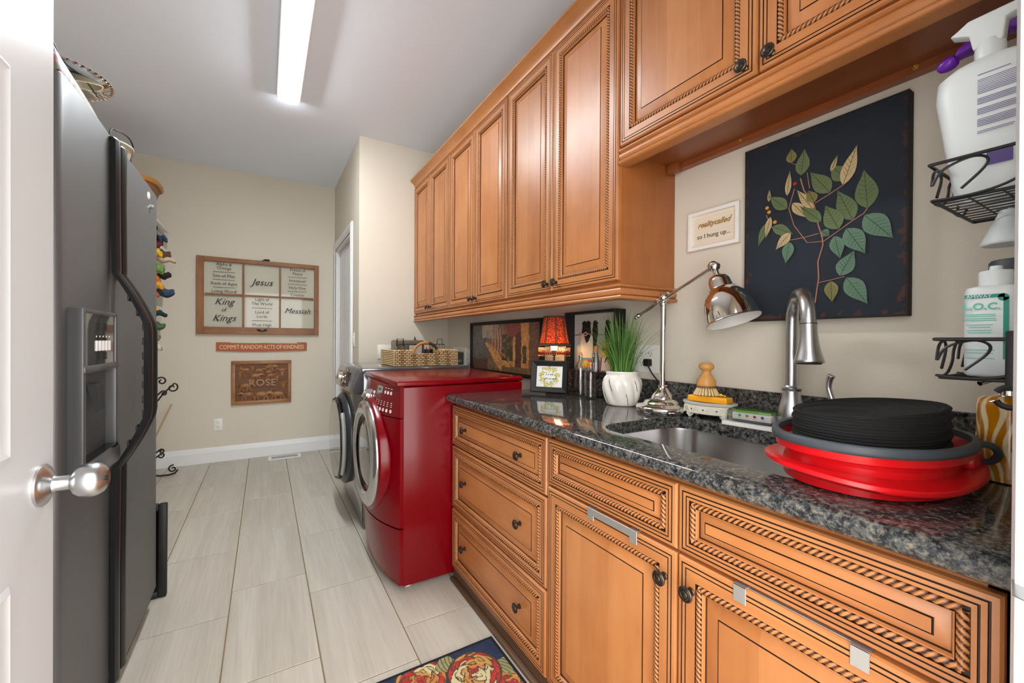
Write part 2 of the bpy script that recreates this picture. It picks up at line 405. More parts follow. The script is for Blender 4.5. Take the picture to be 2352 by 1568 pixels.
# strike plate with curved lip on the right jamb
jr = [o for o in bpy.data.objects if o.name == 'trim_3'][0]
b = MB(); b.box(DX1-.0015, DX1, YN-.06, YN-.005, .885, .945)
b.tube([(DX1-.001, YN-.03, .915), (DX1-.004, YN+.0, .915), (DX1-.006, YN+.012, .915)], [.03, .03, .022], 10, flat=.06)
b.build('strike_plate', 'sat_nickel', jr)
LX = -.32
dl = struct(MB().box(LX-.035, LX, YN+.02, 1.005, .012, 2.045, bev=.002, seg=1).build('door_2', 'white_paint_dim'))
for y0, y1, z0, z1 in ((.20, .515, .25, .80), (.575, .86, .25, .80), (.20, .515, .98, 1.55), (.575, .86, .98, 1.55), (.20, .515, 1.66, 1.93), (.575, .86, 1.66, 1.93)):
    b = MB(); ins = [(0, .0), (.0, .0016), (.008, .006), (.016, .0022), (.03, .0022), (.05, .007)]
    lp = [[(LX-.001+h, y0+i, z0+i), (LX-.001+h, y1-i, z0+i), (LX-.001+h, y1-i, z1-i), (LX-.001+h, y0+i, z1-i)] for i, h in ins]
    b.loft(lp, 0, None, False, True); b.build('raised_panel', 'white_paint_dim', dl)
KM = frame((LX, .958, .915), (0, 1, 0), (0, 0, 1), (1, 0, 0))
kb = MB().lathe([(.0, 0), (.034, 0), (.034, .004), (.031, .007), (.026, .009), (.022, .012), (.014, .016), (.0125, .02), (.0125, .036), (.015, .038), (.022, .042), (.0275, .05), (.0295, .06), (.0275, .07), (.022, .078), (.015, .082), (.011, .080), (.0, .079)], 32, 0, KM)
kn = kb.build('door_knob', 'sat_nickel', dl)
MB().lathe([(.0, .0795), (.004, .0795), (.004, .082), (.0, .082)], 10, 0, KM).build('knob_keyway', 'black_metal', kn)
# ---------------------------------------------------------------- ceiling light
lt = thing('ceiling_light', 'long white linear LED wraparound light on the ceiling', 'ceiling light', (.13, 2.42, CEIL))
b = MB(); ly0, ly1 = 1.80, 3.04
b.box(.061, .199, ly0, ly1, CEIL-.018, CEIL); b.build('housing', 'light_housing', lt)
arc = [(.13+.050*math.cos(a), CEIL-.016-.042*math.sin(a)) for a in [PI*k/14 for k in range(15)]]
b = MB(); b.add([(x, y, z) for y in (ly0+.002, ly1-.002) for x, z in arc], [(i, i+1, 16+i, 15+i) for i in range(14)]+[tuple(range(15)), tuple(range(15, 30))])
b.build('diffuser', 'diffuser', lt)
for s_ in (0, 1):
    x0, x1 = ((.061, .074), (.186, .199))[s_]
    MB().box(x0, x1, ly0-.001, ly1+.001, CEIL-.040, CEIL-.016, bev=.003).build('side_rail', 'lens_side', lt)
for y0_, y1_ in ((ly0-.012, ly0-.001), (ly1+.001, ly1+.012)): MB().box(.061, .199, y0_, y1_, CEIL-.034, CEIL, bev=.003).build('end_shield', 'light_housing', lt)  # end plates added to hold the diffuser's glow off the ceiling
# floor register
rg = thing('floor_register', 'white slotted metal floor vent beside the far baseboard', 'vent', (.17, 4.53, 0))
b = MB(); b.box(.03, .315, 4.46, 4.60, 0, .004, bev=.0015, seg=1); b.build('plate', 'white_paint', rg)
for k in range(18): MB().box(.06+k*.0128, .068+k*.0128, 4.49, 4.57, .0035, .0048).build('slot', 'grey_dark', rg)
# wall plates
def outlet(name, label, M, cat='outlet', kind='outlet', w=.07, h=.115, gang=1):
    r = thing(name, label, cat, tuple(M.translation))
    b = MB().box(-w*gang/2-.0*gang, w*gang/2, -h/2, h/2, 0, .005, bev=.002, M=M); b.build('cover_plate', 'white_plastic', r)
    for g in range(gang):
        cx = (g-(gang-1)/2)*.046
        if kind == 'outlet':
            for s_ in (-1, 1):
                o = MB().lathe([(0, .0045), (.016, .0045), (.016, .0065), (0, .0065)], 20, 0, M @ T(cx, s_*.02, 0)).build('receptacle', 'white_plastic', r)
                b = MB()
                for q in (-.006, .006): b.box(cx+q-.001, cx+q+.001, s_*.02-.001, s_*.02+.007, .0063, .007, M=M)
                b.box(cx-.002, cx+.002, s_*.02-.009, s_*.02-.005, .0063, .007, M=M); b.build('slots', 'black_matte', o)
        elif kind == 'switch':
            MB().box(cx-.016, cx+.016, -.033, .033, .004, .008, bev=.002, M=M).build('rocker', 'white_plastic', r)
    return r
MF = lambda x, z: frame((x, YF, z), (1, 0, 0), (0, 0, 1), (0, -1, 0))
outlet('wall_outlet', 'ivory duplex outlet low on the far wall above the baseboard', MF(-.382, .348))
outlet('light_switch', 'white rocker light switch beside the beadboard door', frame((XB, 3.555, 1.16), (0, -1, 0), (0, 0, 1), (-1, 0, 0)), 'switch', 'switch')
outlet('wall_outlet', 'white two-gang outlet behind the green grass plant', frame((XR, 1.185, 1.085), (0, -1, 0), (0, 0, 1), (-1, 0, 0)), gang=2)
outlet('wall_outlet', 'white outlet between the laundry valve box and the street painting', frame((XR, 2.93, 1.03), (0, -1, 0), (0, 0, 1), (-1, 0, 0)))
outlet('blank_cover_plate', 'white blank cover plate low on the alcove wall behind the basket', frame((.86, YB, 1.06), (1, 0, 0), (0, 0, 1), (0, -1, 0)), 'cover plate', 'blank', gang=2)
vb = thing('laundry_valve_box', 'white recessed laundry valve box in the wall behind the grey washer', 'valve box', (XR, 3.08, 1.0))
b = MB(); lo = [[(XR-d, y, z) for y, z in ((3.08-w, 1.0-h), (3.08+w, 1.0-h), (3.08+w, 1.0+h), (3.08-w, 1.0+h))] for d, w, h in ((0, .12, .10), (.012, .12, .10), (.012, .09, .07), (-.0, .085, .065), (.0005, .08, .06))]
b.loft(lo, [0, 0, 0, 0], None, False, False); b.build('surround', 'white_plastic', vb)
MB().box(XR-.003, XR-.0005, 3.0, 3.16, .94, 1.06).build('recess', 'grey_dark', vb)
for y in (3.05, 3.11): MB().lathe([(0, 0), (.012, 0), (.012, .02), (.007, .02), (.007, .03), (0, .03)], 12, 0, frame((XR-.003, y, .99), (0, 1, 0), (0, 0, 1), (-1, 0, 0))).build('valve', 'nickel', vb)
# ---------------------------------------------------------------- cabinets
WM = ['wood_v', 'wood_h', 'glaze']
def ring_faces(b, rings, w, h, M, cap=None):
    """nested rectangles (inset, height, material of the span after it: 'w' wood, 'g' glaze)"""
    vs = []
    for i, z, _ in rings: vs += [(i, i, z), (w-i, i, z), (w-i, h-i, z), (i, h-i, z)]
    fs, ms = [], []
    for r in range(len(rings)-1):
        for k in range(4):
            fs.append((r*4+k, r*4+(k+1) % 4, r*4+4+(k+1) % 4, r*4+4+k))
            ms.append(2 if rings[r][2] == 'g' else (1 if k in (0, 2) else 0))
    if cap is not None: q = (len(rings)-1)*4; fs.append((q, q+1, q+2, q+3)); ms.append(cap)
    b.add(vs, fs, ms, M)
def rope(p0, p1, M, r=.0064, p=.0105, step=8):
    p0, p1 = Vector(p0), Vector(p1); d = (p1-p0); L = d.length; d.normalize(); nz = Vector((0, 0, 1)); sd = nz.cross(d)
    n = max(2, int(L/p*step)); na = 6; vs = []; fs = []; ms = []; wv = []
    for i in range(n+1):
        s_ = L*i/n
        for k in range(na+1):
            a = PI*k/na; w = abs(math.sin(PI*s_/p+a*1.1)); wv.append(w)
            vs.append(p0+d*s_+(sd*math.cos(a)+nz*math.sin(a))*r*(.56+.46*w))
    for i in range(n):
        for k in range(na):
            q = i*(na+1)+k; fs.append((q, q+1, q+na+2, q+na+1)); ms.append(0)
    return MB().add(vs, fs, ms, M), wv
_knob = []
def knob(parent, P, size=1.0):
    if not _knob:
        o = MB().lathe([(0, 0), (.0085, 0), (.0085, .002), (.006, .004), (.0055, .012), (.007, .016), (.0145, .0185), (.0165, .0205), (.0165, .0225), (.0145, .0245), (.0125, .0242), (.0118, .0255), (.008, .0262), (.0072, .0256), (.0062, .0268), (0, .0285)], 22).build('knob', 'bronze', None, (0, 0, 0))
        _knob.append(o.data); bpy.data.objects.remove(o)
    o = bpy.data.objects.new('knob', _knob[0]); COL.objects.link(o); o.parent = parent
    o.matrix_local = frame(tuple(Vector(P)-ROOT[parent]), (0, -size, 0), (0, 0, size), (-size, 0, 0)); return o
def front(name, parent, X, y_hi, y_lo, z0, z1, grain, ri=.05, pi_=.092, knobs=(), step=6):
    """raised-panel door or drawer front facing -X with rope moulding"""
    w, h = y_hi-y_lo, z1-z0; M = frame((X, y_hi, z0), (0, -1, 0), (0, 0, 1), (-1, 0, 0))
    b = MB()
    ring_faces(b, [(0, 0, 'w'), (0, .013, 'w'), (.003, .0178, 'w'), (.0095, .019, 'g'), (.0103, .0172, 'g'), (.0118, .0172, 'g'), (.0126, .019, 'w'), (.0185, .019, 'g'), (.0192, .0174, 'g'), (.0205, .0174, 'g'), (.0212, .019, 'w'),
                   (ri-.0075, .019, 'g'), (ri-.0065, .0150, 'g'), (ri+.0065, .0150, 'g'), (ri+.0070, .0176, 'w'), (ri+.0088, .0165, 'w'), (ri+.0102, .0130, 'w'), (ri+.0108, .011, 'g'), (ri+.0120, .0070, 'g')], w, h, M)
    d = b.build(name, WM, parent)
    b = MB(); g = {'z': 0, 'y': 1}[grain]
    ring_faces(b, [(ri+.0116, .0070, 'w'), (ri+.0135, .0078, 'w'), (pi_-.004, .0150, 'w'), (pi_-.0016, .0156, 'g'), (pi_-.0011, .0142, 'g'), (pi_-.0001, .0142, 'g'), (pi_+.0008, .0168, 'w')], w, h, M, g)
    for i, mm in enumerate(b.m):
        if mm < 2: b.m[i] = g
    b.build('panel', WM, d)
    zz = .0160
    for p0, p1 in (((ri, ri, zz), (w-ri, ri, zz)), ((w-ri, ri, zz), (w-ri, h-ri, zz)), ((w-ri, h-ri, zz), (ri, h-ri, zz)), ((ri, h-ri, zz), (ri, ri, zz))):
        rb_, wv_ = rope(p0, p1, M, step=step); ro_ = rb_.build('rope_molding', 'rope_wood', d, angle=75, fix=False); at_ = ro_.data.color_attributes.new('ink', 'FLOAT_COLOR', 'POINT'); at_.data.foreach_set('color', [c_ for w_ in wv_ for c_ in (w_, w_, w_, 1)])
    for y, z in knobs: knob(d, (X-.0185, y, z))
    return d
XBF = .806          # base face frame; fronts stand 19 mm proud of it
XT = XR-.002
def carcass(parent, X, y0, y1, z0, z1, mats, name='body'):
    return MB().box(X, XT, y0, y1, z0, z1, m=0).build(name, mats, parent)
# drawer base
c1 = thing('drawer_cabinet', 'amber glazed three-drawer base cabinet next to the red dryer', 'cabinet', (1.1, 1.44, 0))
carcass(c1, XBF, 1.061, 1.824, .06, .862, 'wood_v')
for z0, z1, zk, pi_ in ((.658, .846, .752, .068), (.356, .650, .510, .085), (.066, .348, .215, .085)):
    front('drawer', c1, XBF, 1.822, 1.063, z0, z1, 'y', .042 if zk < .7 else .036, pi_, ((1.672, zk), (1.215, zk)))
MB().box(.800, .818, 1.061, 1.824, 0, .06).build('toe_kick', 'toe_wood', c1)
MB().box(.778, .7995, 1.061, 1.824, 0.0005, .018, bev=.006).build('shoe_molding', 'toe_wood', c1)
# sink base
c2 = thing('sink_cabinet', 'amber glazed two-door base cabinet under the sink', 'cabinet', (1.1, .57, 0))
b = MB(); b.box(XBF, XBF+.02, .122, 1.059, .06, .862); b.box(XBF, XT, .122, .14, .06, .862); b.box(XBF, XT, 1.04, 1.059, .06, .862); b.box(XBF, XT, .122, 1.059, .06, .08); b.box(XT-.01, XT, .122, 1.059, .06, .862)
b.build('body', 'wood_v', c2)
MB().box(XBF-.002, XBF+.018, .088, .121, .06, .862).build('filler_strip', 'wood_v', c2)
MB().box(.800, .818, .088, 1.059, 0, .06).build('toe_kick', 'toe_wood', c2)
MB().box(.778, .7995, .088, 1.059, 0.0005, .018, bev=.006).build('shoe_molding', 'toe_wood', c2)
front('false_front', c2, XBF, 1.055, .5835, .700, .846, 'y', .034, .062)
front('false_front', c2, XBF, .5785, .124, .700, .846, 'y', .034, .062)
dA = front('door', c2, XBF, 1.055, .5835, .066, .692, 'z', knobs=((.612, .628),))
dB = front('door', c2, XBF, .5785, .124, .066, .692, 'z', knobs=((.545, .628),))
# over-door towel bars
def towel_bar(label, ya, yb, full):
    t_ = thing('towel_bar', label, 'towel bar', (.787, (ya+yb)/2, .692))
    xs = .7865
    for y in (ya-.012, yb+.012):
        b = MB(); b.box(xs-.0022, xs-.0004, y-.012, y+.012, .662, .6955, bev=.0006, seg=1); b.box(xs-.0022, xs+.0185, y-.012, y+.012, .6935, .6955); b.build('strap', 'nickel', t_)
    if full:
        MB().box(xs-.0026, xs-.0005, yb, ya, .676, .6955, bev=.0006, seg=1).build('bar', 'nickel', t_)
    else:
        MB().box(xs+.006, xs+.0185, yb, ya, .6930, .6945).build('bar', 'nickel', t_)
towel_bar('brushed nickel towel bar hooked over the sink cabinet door beside the drawers', .865, .690, True)
towel_bar('over-door towel bar showing two nickel tabs on the sink cabinet', .455, .250, False)
# wall cabinets
XUF = 1.109
for i, (y1, y0, lab) in enumerate(((1.825, 1.0525, 'tall amber two-door wall cabinet at the open end above the red table lamp'), (2.592, 1.827, 'tall amber two-door wall cabinet in the middle of the run over the dryer'), (3.353, 2.594, 'tall amber two-door wall cabinet against the alcove wall over the washer'))):
    c = thing('wall_cabinet', lab, 'cabinet', (1.25, (y0+y1)/2, 1.365)); st = (6, 5, 4)[i]
    carcass(c, XUF, y0, y1, 1.365, 2.44, 'wood_side')
    ym = (y0+y1)/2
    front('door', c, XUF, y1-.004, ym+.0015, 1.378, 2.430, 'z', knobs=((ym+.032, 1.410),), step=st)
    front('door', c, XUF, ym-.0015, y0+.004, 1.378, 2.430, 'z', knobs=((ym-.032, 1.410),), step=st)
c = thing('wall_cabinet', 'short amber two-door wall cabinet above the sink and botanical picture', 'cabinet', (1.25, .57, 1.84))
b = MB(); b.box(XUF, XT, .09, 1.0505, 1.84, 2.44); b.build('body', 'wood_side', c)
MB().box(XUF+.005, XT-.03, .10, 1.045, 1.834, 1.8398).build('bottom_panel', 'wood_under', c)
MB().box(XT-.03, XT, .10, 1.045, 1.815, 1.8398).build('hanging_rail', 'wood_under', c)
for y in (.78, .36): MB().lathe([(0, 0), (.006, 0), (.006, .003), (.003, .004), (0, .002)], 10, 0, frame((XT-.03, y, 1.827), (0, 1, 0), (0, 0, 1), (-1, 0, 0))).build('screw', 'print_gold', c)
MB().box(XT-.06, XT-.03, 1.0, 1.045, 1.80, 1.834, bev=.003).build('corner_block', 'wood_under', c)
front('door', c, XUF, 1.0475, .5835, 1.848, 2.430, 'z', knobs=((.613, 1.876),))
front('door', c, XUF, .5785, .115, 1.848, 2.430, 'z', knobs=((.547, 1.876),))
# mouldings run as one piece along the cabinets
def molding(name, label, prof, path, mats='wood_h'):
    """prof (out, z) swept along corner points: path [(x, y, outward dx, outward dy)]"""
    b = MB(); n = len(prof); vs = [(x+dx*o, y+dy*o, z) for x, y, dx, dy in path for o, z in prof]
    fs = [(i*n+k, i*n+(k+1) % n, (i+1)*n+(k+1) % n, (i+1)*n+k) for i in range(len(path)-1) for k in range(n)]
    fs += [tuple(range(n)), tuple((len(path)-1)*n+k for k in range(n))]
    b.add(vs, fs); o = b.build(name, mats, None, (path[0][0], path[0][1], prof[0][1])); return tag(o, label, 'molding')
def roundprof(segs):
    out = []
    for (o, z) in segs: out.append((o, z))
    return out
rail = [(-.03, .0), (.010, .0)]+[(.010+.008*math.sin(a), .007-.007*math.cos(a)) for a in [PI*k/6 for k in range(1, 7)]]+[(.004, .0145)]+[(.004+.010*math.sin(a), .028-.013*math.cos(a)) for a in [PI*k/6 for k in range(0, 7)]]+[(.006, .042), (.012, .0435), (.016, .047), (.016, .050), (.011, .0535), (-.03, .0535)]
molding('light_rail_molding', 'ribbed amber light rail under the tall wall cabinets', [(o, z+1.3105) for o, z in rail], [(XUF-.004, 3.352, -1, 0), (XUF-.004, 1.054, -1, -1), (XT-.001, 1.054, 0, -1)])
molding('light_rail_molding', 'ribbed amber light rail under the short wall cabinet above the sink', [(o, z*1.02+1.785) for o, z in rail], [(XUF-.004, 1.051, -1, 0), (XUF-.004, .09, -1, 0)])
crown = [(-.02, 2.4405), (.004, 2.4405), (.008, 2.444), (.010, 2.452), (.018, 2.464), (.032, 2.477), (.044, 2.486), (.048, 2.489), (.048, 2.498), (-.02, 2.498)]
molding('crown_molding', 'amber crown molding along the top of the wall cabinets', crown, [(XUF-.006, 3.352, -1, 0), (XUF-.006, .09, -1, 0)])
# ---------------------------------------------------------------- granite worktop with sink cut-out
HX0, HX1, HY0, HY1, HR = .868, 1.252, .335, .930, .085
CX0, CX1, CY0, CY1 = .775, XT-.02, .106, 1.812
ZT, ZB = .900, .8625
inner = rrect(HX0, HX1, HY0, HY1, HR, 8); ic = ((HX0+HX1)/2, (HY0+HY1)/2)
def to_rect(p, x0, x1, y0, y1):
    dx, dy = p[0]-ic[0], p[1]-ic[1]; s_ = 1e9
    if dx > 1e-9: s_ = min(s_, (x1-ic[0])/dx)
    if dx < -1e-9: s_ = min(s_, (x0-ic[0])/dx)
    if dy > 1e-9: s_ = min(s_, (y1-ic[1])/dy)
    if dy < -1e-9: s_ = min(s_, (y0-ic[1])/dy)
    return (ic[0]+dx*s_, ic[1]+dy*s_)
outer = [to_rect(p, CX0, CX1, CY0, CY1) for p in inner]
par = []
for c in ((CX0, CY0), (CX1, CY0), (CX1, CY1), (CX0, CY1)):
    k = min(range(len(outer)), key=lambda i: (outer[i][0]-c[0])**2+(outer[i][1]-c[1])**2); outer[k] = c
def grow(p, o):
    x, y = p
    if abs(x-CX0) < 1e-6: x -= o
    if abs(x-CX1) < 1e-6: x += o
    if abs(y-CY0) < 1e-6: y -= o
    if abs(y-CY1) < 1e-6: y += o
    return x, y
loops = [[(x, y, ZB) for x, y in inner], [(x, y, ZT-.002) for x, y in inner], [(x+(ic[0]-x)*-.006, y+(ic[1]-y)*-.006, ZT) for x, y in inner], [(x, y, ZT) for x, y in outer]]
rb = (ZT-ZB)/2
for k in range(1, 9):
    a = PI*k/8; loops.append([grow(p, rb*math.sin(a))+(ZB+rb+rb*math.cos(a),) for p in outer])
loops.append([(x, y, ZB) for x, y in inner])
tag(MB().loft(loops, 0, None, False, False).build('worktop', 'granite', None, (1.08, .96, ZB)), 'dark speckled granite worktop with a bullnose edge and sink cut-out', 'worktop')
tag(MB().box(1.379, 1.3985, .09, 1.828, ZT+.0005, 1.001, bev=.002, seg=1).build('backsplash', 'granite', None, (1.39, .96, ZT)), 'low dark granite backsplash strip along the wall behind the sink', 'backsplash')
# undermount sink
sk = thing('sink', 'brushed stainless steel undermount sink set in the granite', 'sink', (ic[0], ic[1], .66))
def srect(g, z, r=.07): return [(x, y, z) for x, y in rrect(HX0-g, HX1+g, HY0-g, HY1+g, HR+g if r is None else r, 8)]
lp = [srect(.02, ZB-.001, .105), srect(.005, ZB-.001, .09), srect(.004, ZB-.006, .088), srect(-.004, .70, .08), srect(-.012, .675, .075), srect(-.03, .664, .06), srect(-.12, .660, .02)]
MB().loft(lp, 0, None, False, True).build('basin', 'steel', sk, angle=50)
MB().lathe([(.02, 0), (.02, .004), (.04, .006), (.045, .003), (.045, 0)], 24, 0, T(ic[0], ic[1], .660)).build('drain', 'nickel', sk)
# ---------------------------------------------------------------- refrigerator
FX = -.405
fr = thing('refrigerator', 'black side-by-side refrigerator with ice and water dispenser', 'refrigerator', (-.77, 1.79, 0))
MB().box(-1.12, FX-.075, 1.30, 2.272, .03, 1.75, bev=.006).build('body', 'fridge_black', fr)
MB().box(-1.08, FX-.10, 1.32, 2.25, 0, .035).build('base', 'black_matte', fr)
b = MB(); b.box(FX-.09, FX-.035, 1.31, 2.262, .018, .082, bev=.006); b.build('kick_grille', 'black_matte', fr)
for k in range(4): MB().box(FX-.036, FX-.033, 1.36, 2.22, .03+k*.012, .034+k*.012).build('grille_slat', 'fridge_gloss', fr)
MB().box(FX-.075, FX-.01, 1.303, 2.268, 1.752, 1.765, bev=.004).build('hinge_cover', 'black_matte', fr)
def fdoor(name, y0, y1):
    # gently crowned door slab, rounded on its vertical edges
    b = MB(); prof = []
    for k in range(7):
        a = PI/2*k/6; prof.append((y0+.018-.018*math.cos(a), FX-.018+.018*math.sin(a)))
    for k in range(1, 12): prof.append((y0+.018+(y1-y0-.036)*k/12, FX+.003*math.sin(PI*k/12)))
    for k in range(7):
        a = PI/2*(1-k/6); prof.append((y1-.018+.018*math.cos(a), FX-.018+.018*math.sin(a)))
    prof += [(y1, FX-.072), (y0, FX-.072)]
    L = []
    for z, ins in ((.086, .005), (.091, .0), (1.764, 0), (1.769, .005)):
        cy, cx = (y0+y1)/2, FX-.036; L.append([(cx+(x-cx)*(1-ins*12), cy+(y-cy)*(1-ins*2), z) for y, x in prof])
    b.loft(L); return b.build(name, 'fridge_black', fr)
fz = fdoor('freezer_door', 1.302, 1.676); rf = fdoor('fresh_food_door', 1.682, 2.27)
def handle(parent, yc, w=.0165):
    zs = [1.675, 1.66, 1.5, 1.33, 1.315]+[1.31-.0*k for k in ()]; pts = []
    for k in range(25):
        u = k/24; z = 1.355-(1.355-.765)*u; pts.append((z, .075*min(1, math.sin(PI*u)*1.35)**.9))
    allp = [(1.760, .004), (1.752, .010), (1.6, .010), (1.37, .012)]+[(z, .012+d) for z, d in pts]+[(.755, .012), (.5, .010), (.125, .010), (.117, .004)]
    L = []
    for z, d in allp:
        x = FX+.003+d; h = w; L.append([(x-.009, yc-h*.8, z), (x+.003, yc-h, z), (x+.009, yc-h*.6, z), (x+.011, yc, z), (x+.009, yc+h*.6, z), (x+.003, yc+h, z), (x-.009, yc+h*.8, z)])
    hnd = MB().loft(L).build('handle', 'fridge_gloss', parent, angle=40)
    b = MB()
    for k in range(11):
        u = .12+.76*k/10; z = 1.355-(1.355-.765)*u; d = .075*min(1, math.sin(PI*u)*1.35)**.9; MB().box(FX+.003+d-.001, FX+.007+d, yc-w*.85, yc+w*.85, z-.012, z+.012, bev=.003).build('finger_grip', 'black_matte', hnd)
    b = MB()
    for za, zb in ((1.33, 1.28), (.86, .815)):
        b.prism([(FX, za), (FX+.02, za), (FX+.06 if za > 1 else FX+.055, zb if za > 1 else za+.02), (FX, zb)], yc-w*.7, yc+w*.7, 0, frame((0, 0, 0), (1, 0, 0), (0, 0, 1), (0, 1, 0)))
    return hnd
handle(fz, 1.648); handle(rf, 1.712)
# dispenser
dp = None
HY0_, HY1_, HZ0, HZ1, HXo = 1.338, 1.602, .80, 1.232, FX+.030
b = MB(); b.box(FX-.001, HXo, HY0_, HY0_+.018, HZ0, HZ1, bev=.004); b.box(FX-.001, HXo, HY1_-.018, HY1_, HZ0, HZ1, bev=.004)
b.box(FX-.0005, HXo-.0006, HY0_+.002, HY1_-.002, HZ1-.012, HZ1-.0008, bev=.003); b.box(FX-.0005, HXo+.006, HY0_+.002, HY1_-.002, HZ0+.001, HZ0+.05, bev=.006); b.box(FX-.0005, HXo+.003, HY0_+.002, HY1_-.002, 1.072, 1.09, bev=.004)
dp = b.build('dispenser_bezel', 'bezel', fz)
MB().box(FX+.001, FX+.006, HY0_+.015, HY1_-.015, HZ0+.03, 1.08).build('dispenser_recess', 'fridge_dark', dp)
MB().box(FX-.001, FX+.026, HY0_+.016, HY1_-.016, 1.088, HZ1-.010).build('display_panel', 'mirror_panel', dp)
for k in range(5): MB().box(FX+.0255, FX+.028, 1.43+k*.025, 1.444+k*.025, 1.125, 1.152, bev=.001, seg=1).build('touch_button', 'print_white', dp)
for k in range(5): MB().lathe([(0, 0), (.0025, 0), (.0025, .0006), (0, .0006)], 8, 0, frame((FX+.0258, 1.437+k*.025, 1.163), (0, 1, 0), (0, 0, 1), (1, 0, 0))).build('indicator_dot', 'print_white', dp)
MB().box(FX+.005, HXo+.004, HY0_+.018, HY1_-.018, HZ0+.048, HZ0+.056).build('drip_tray', 'black_gloss', dp)
b = MB(); b.prism([(0, 0), (.018, 0), (.026, -.07), (.018, -.075)], -.02, .02, 0, frame((FX+.006, 1.46, 1.04), (1, 0, 0), (0, 0, 1), (0, 1, 0))); b.build('dispenser_paddle', 'grey_dark', dp)
# magnets on the fridge
mg = MB().lathe([(0, 0), (.5, 0), (.5, .15), (.4, .22), (0, .25)], 20, 0, frame((FX+.0005, 2.10, 1.725), (0, .05, .02), (0, -.02, .05), (.02, 0, 0)) @ Matrix.Diagonal((.8, .55, 1, 1)))
tag(mg.build('fridge_magnet', 'white_plastic', None, (FX, 2.10, 1.725)), 'small white oval magnet high on the refrigerator door', 'magnet')
mg = MB().lathe([(0, 0), (.007, 0), (.007, .013), (.0, .013)], 14, 0, frame((FX+.0005, 2.13, 1.69), (0, 1, 0), (0, 0, 1), (1, 0, 0)))
tag(mg.build('fridge_magnet', 'chrome', None, (FX, 2.13, 1.69)), 'shiny cylindrical push-pin magnet below the white oval magnet', 'magnet')
# ---------------------------------------------------------------- red dryer
RY0, RY1, RXF, RXB, RZ_ = 1.838, 2.525, .548, 1.20, .968
rd = thing('dryer', 'glossy red front-load dryer with a round silver door', 'dryer', (.87, 2.18, 0))
MB().box(RXF+.004, RXB, RY0, RY1, .022, RZ_-.028, bev=.006).build('body', 'red_paint', rd)
MB().box(RXF-.03, RXB+.004, RY0-.001, RY1+.001, RZ_-.026, RZ_, bev=.008, seg=3).build('top_panel', 'red_paint', rd)
for x in (RXF+.04, RXB-.05):
    for y in (RY0+.05, RY1-.05): MB().lathe([(.018, 0), (.018, .01), (.012, .012), (.012, .03)], 12, 0, T(x, y, 0)).build('foot', 'white_plastic', rd)
RC, RH = (RY0+RY1)/2, (RY1-RY0)/2
def rbow(y): u = (y-RC)/RH; return 1-min(1, abs(u))**2.4
def rfx(y, z):
    """front surface of the dryer: bowed in plan, leaning back at the console and the base"""
    top = .055*max(0, (z-.74)/.23); bot = .05*max(0, (.30-z)/.28)**1.3; base = .078-bot*.6-top*.9
    return RXF-.008-base*rbow(y)-.012*math.exp(-((z-.5)/.25)**2)*rbow(y)
def red_band(name, z0, z1, nz=10, ny=28):
    b = MB(); b.grid(ny, nz, lambda u, v: Vector((rfx(RY0+.004+(RY1-RY0-.008)*u, z0+(z1-z0)*v), RY0+.004+(RY1-RY0-.008)*u, z0+(z1-z0)*v)))
    n0 = len(b.v)
    # returns to the body so the panel has depth
    rim = [i for i in range(ny+1)]+[(ny+1)*j+ny for j in range(1, nz+1)]+[(ny+1)*nz+i for i in range(ny-1, -1, -1)]+[(ny+1)*j for j in range(nz-1, 0, -1)]
    back = [Vector((RXF+.006, b.v[i].y, b.v[i].z)) for i in rim]; b.v += back; m_ = len(rim)
    for k in range(m_): b.f.append([rim[k], rim[(k+1) % m_], n0+(k+1) % m_, n0+k]); b.m.append(0)
    return b.build(name, 'red_paint', rd, angle=40)
lowp = red_band('drawer_front', .030, .285); midp = red_band('front_panel', .293, .795); ctl = red_band('control_panel', .799, .944, 8)
# round door on the front panel
DC, DZ = RC, .575
def rmat(y, z, off=0):
    e = .01; ny = (rfx(y+e, z)-rfx(y-e, z))/(2*e); nz = (rfx(y, z+e)-rfx(y, z-e))/(2*e)
    n = Vector((-1, ny, nz)).normalized(); vv = Vector((0, 0, 1)); vv = (vv-n*vv.dot(n)).normalized(); uu = vv.cross(n)
    return frame(tuple(Vector((rfx(y, z), y, z))+n*off), uu, vv, n)
DMx = frame((rfx(DC, DZ)+.022, DC, DZ), (0, -1, 0), (0, 0, 1), (-1, 0, 0))
rdoor = MB().lathe([(.288, -.035), (.287, .008), (.283, .014), (.275, .0165), (.267, .015), (.262, .010)], 56, 0, DMx, caps=False).build('door', 'red_paint', rd, angle=45)
MB().lathe([(.266, .004), (.269, .018), (.265, .028), (.248, .037), (.222, .041), (.203, .038), (.193, .028)], 56, 0, DMx, caps=False).build('silver_ring', 'door_silver', rdoor, angle=50)
MB().lathe([(.200, .034), (.19, .018), (.18, .010), (.168, .004)], 56, 0, DMx, caps=False).build('dark_gasket_ring', 'black_gloss', rdoor)
MB().lathe([(.178, .010), (.165, .022), (.13, .030), (.07, .034), (0, .035)], 56, 0, DMx, caps=False).build('door_glass', 'door_glass', rdoor, angle=60)
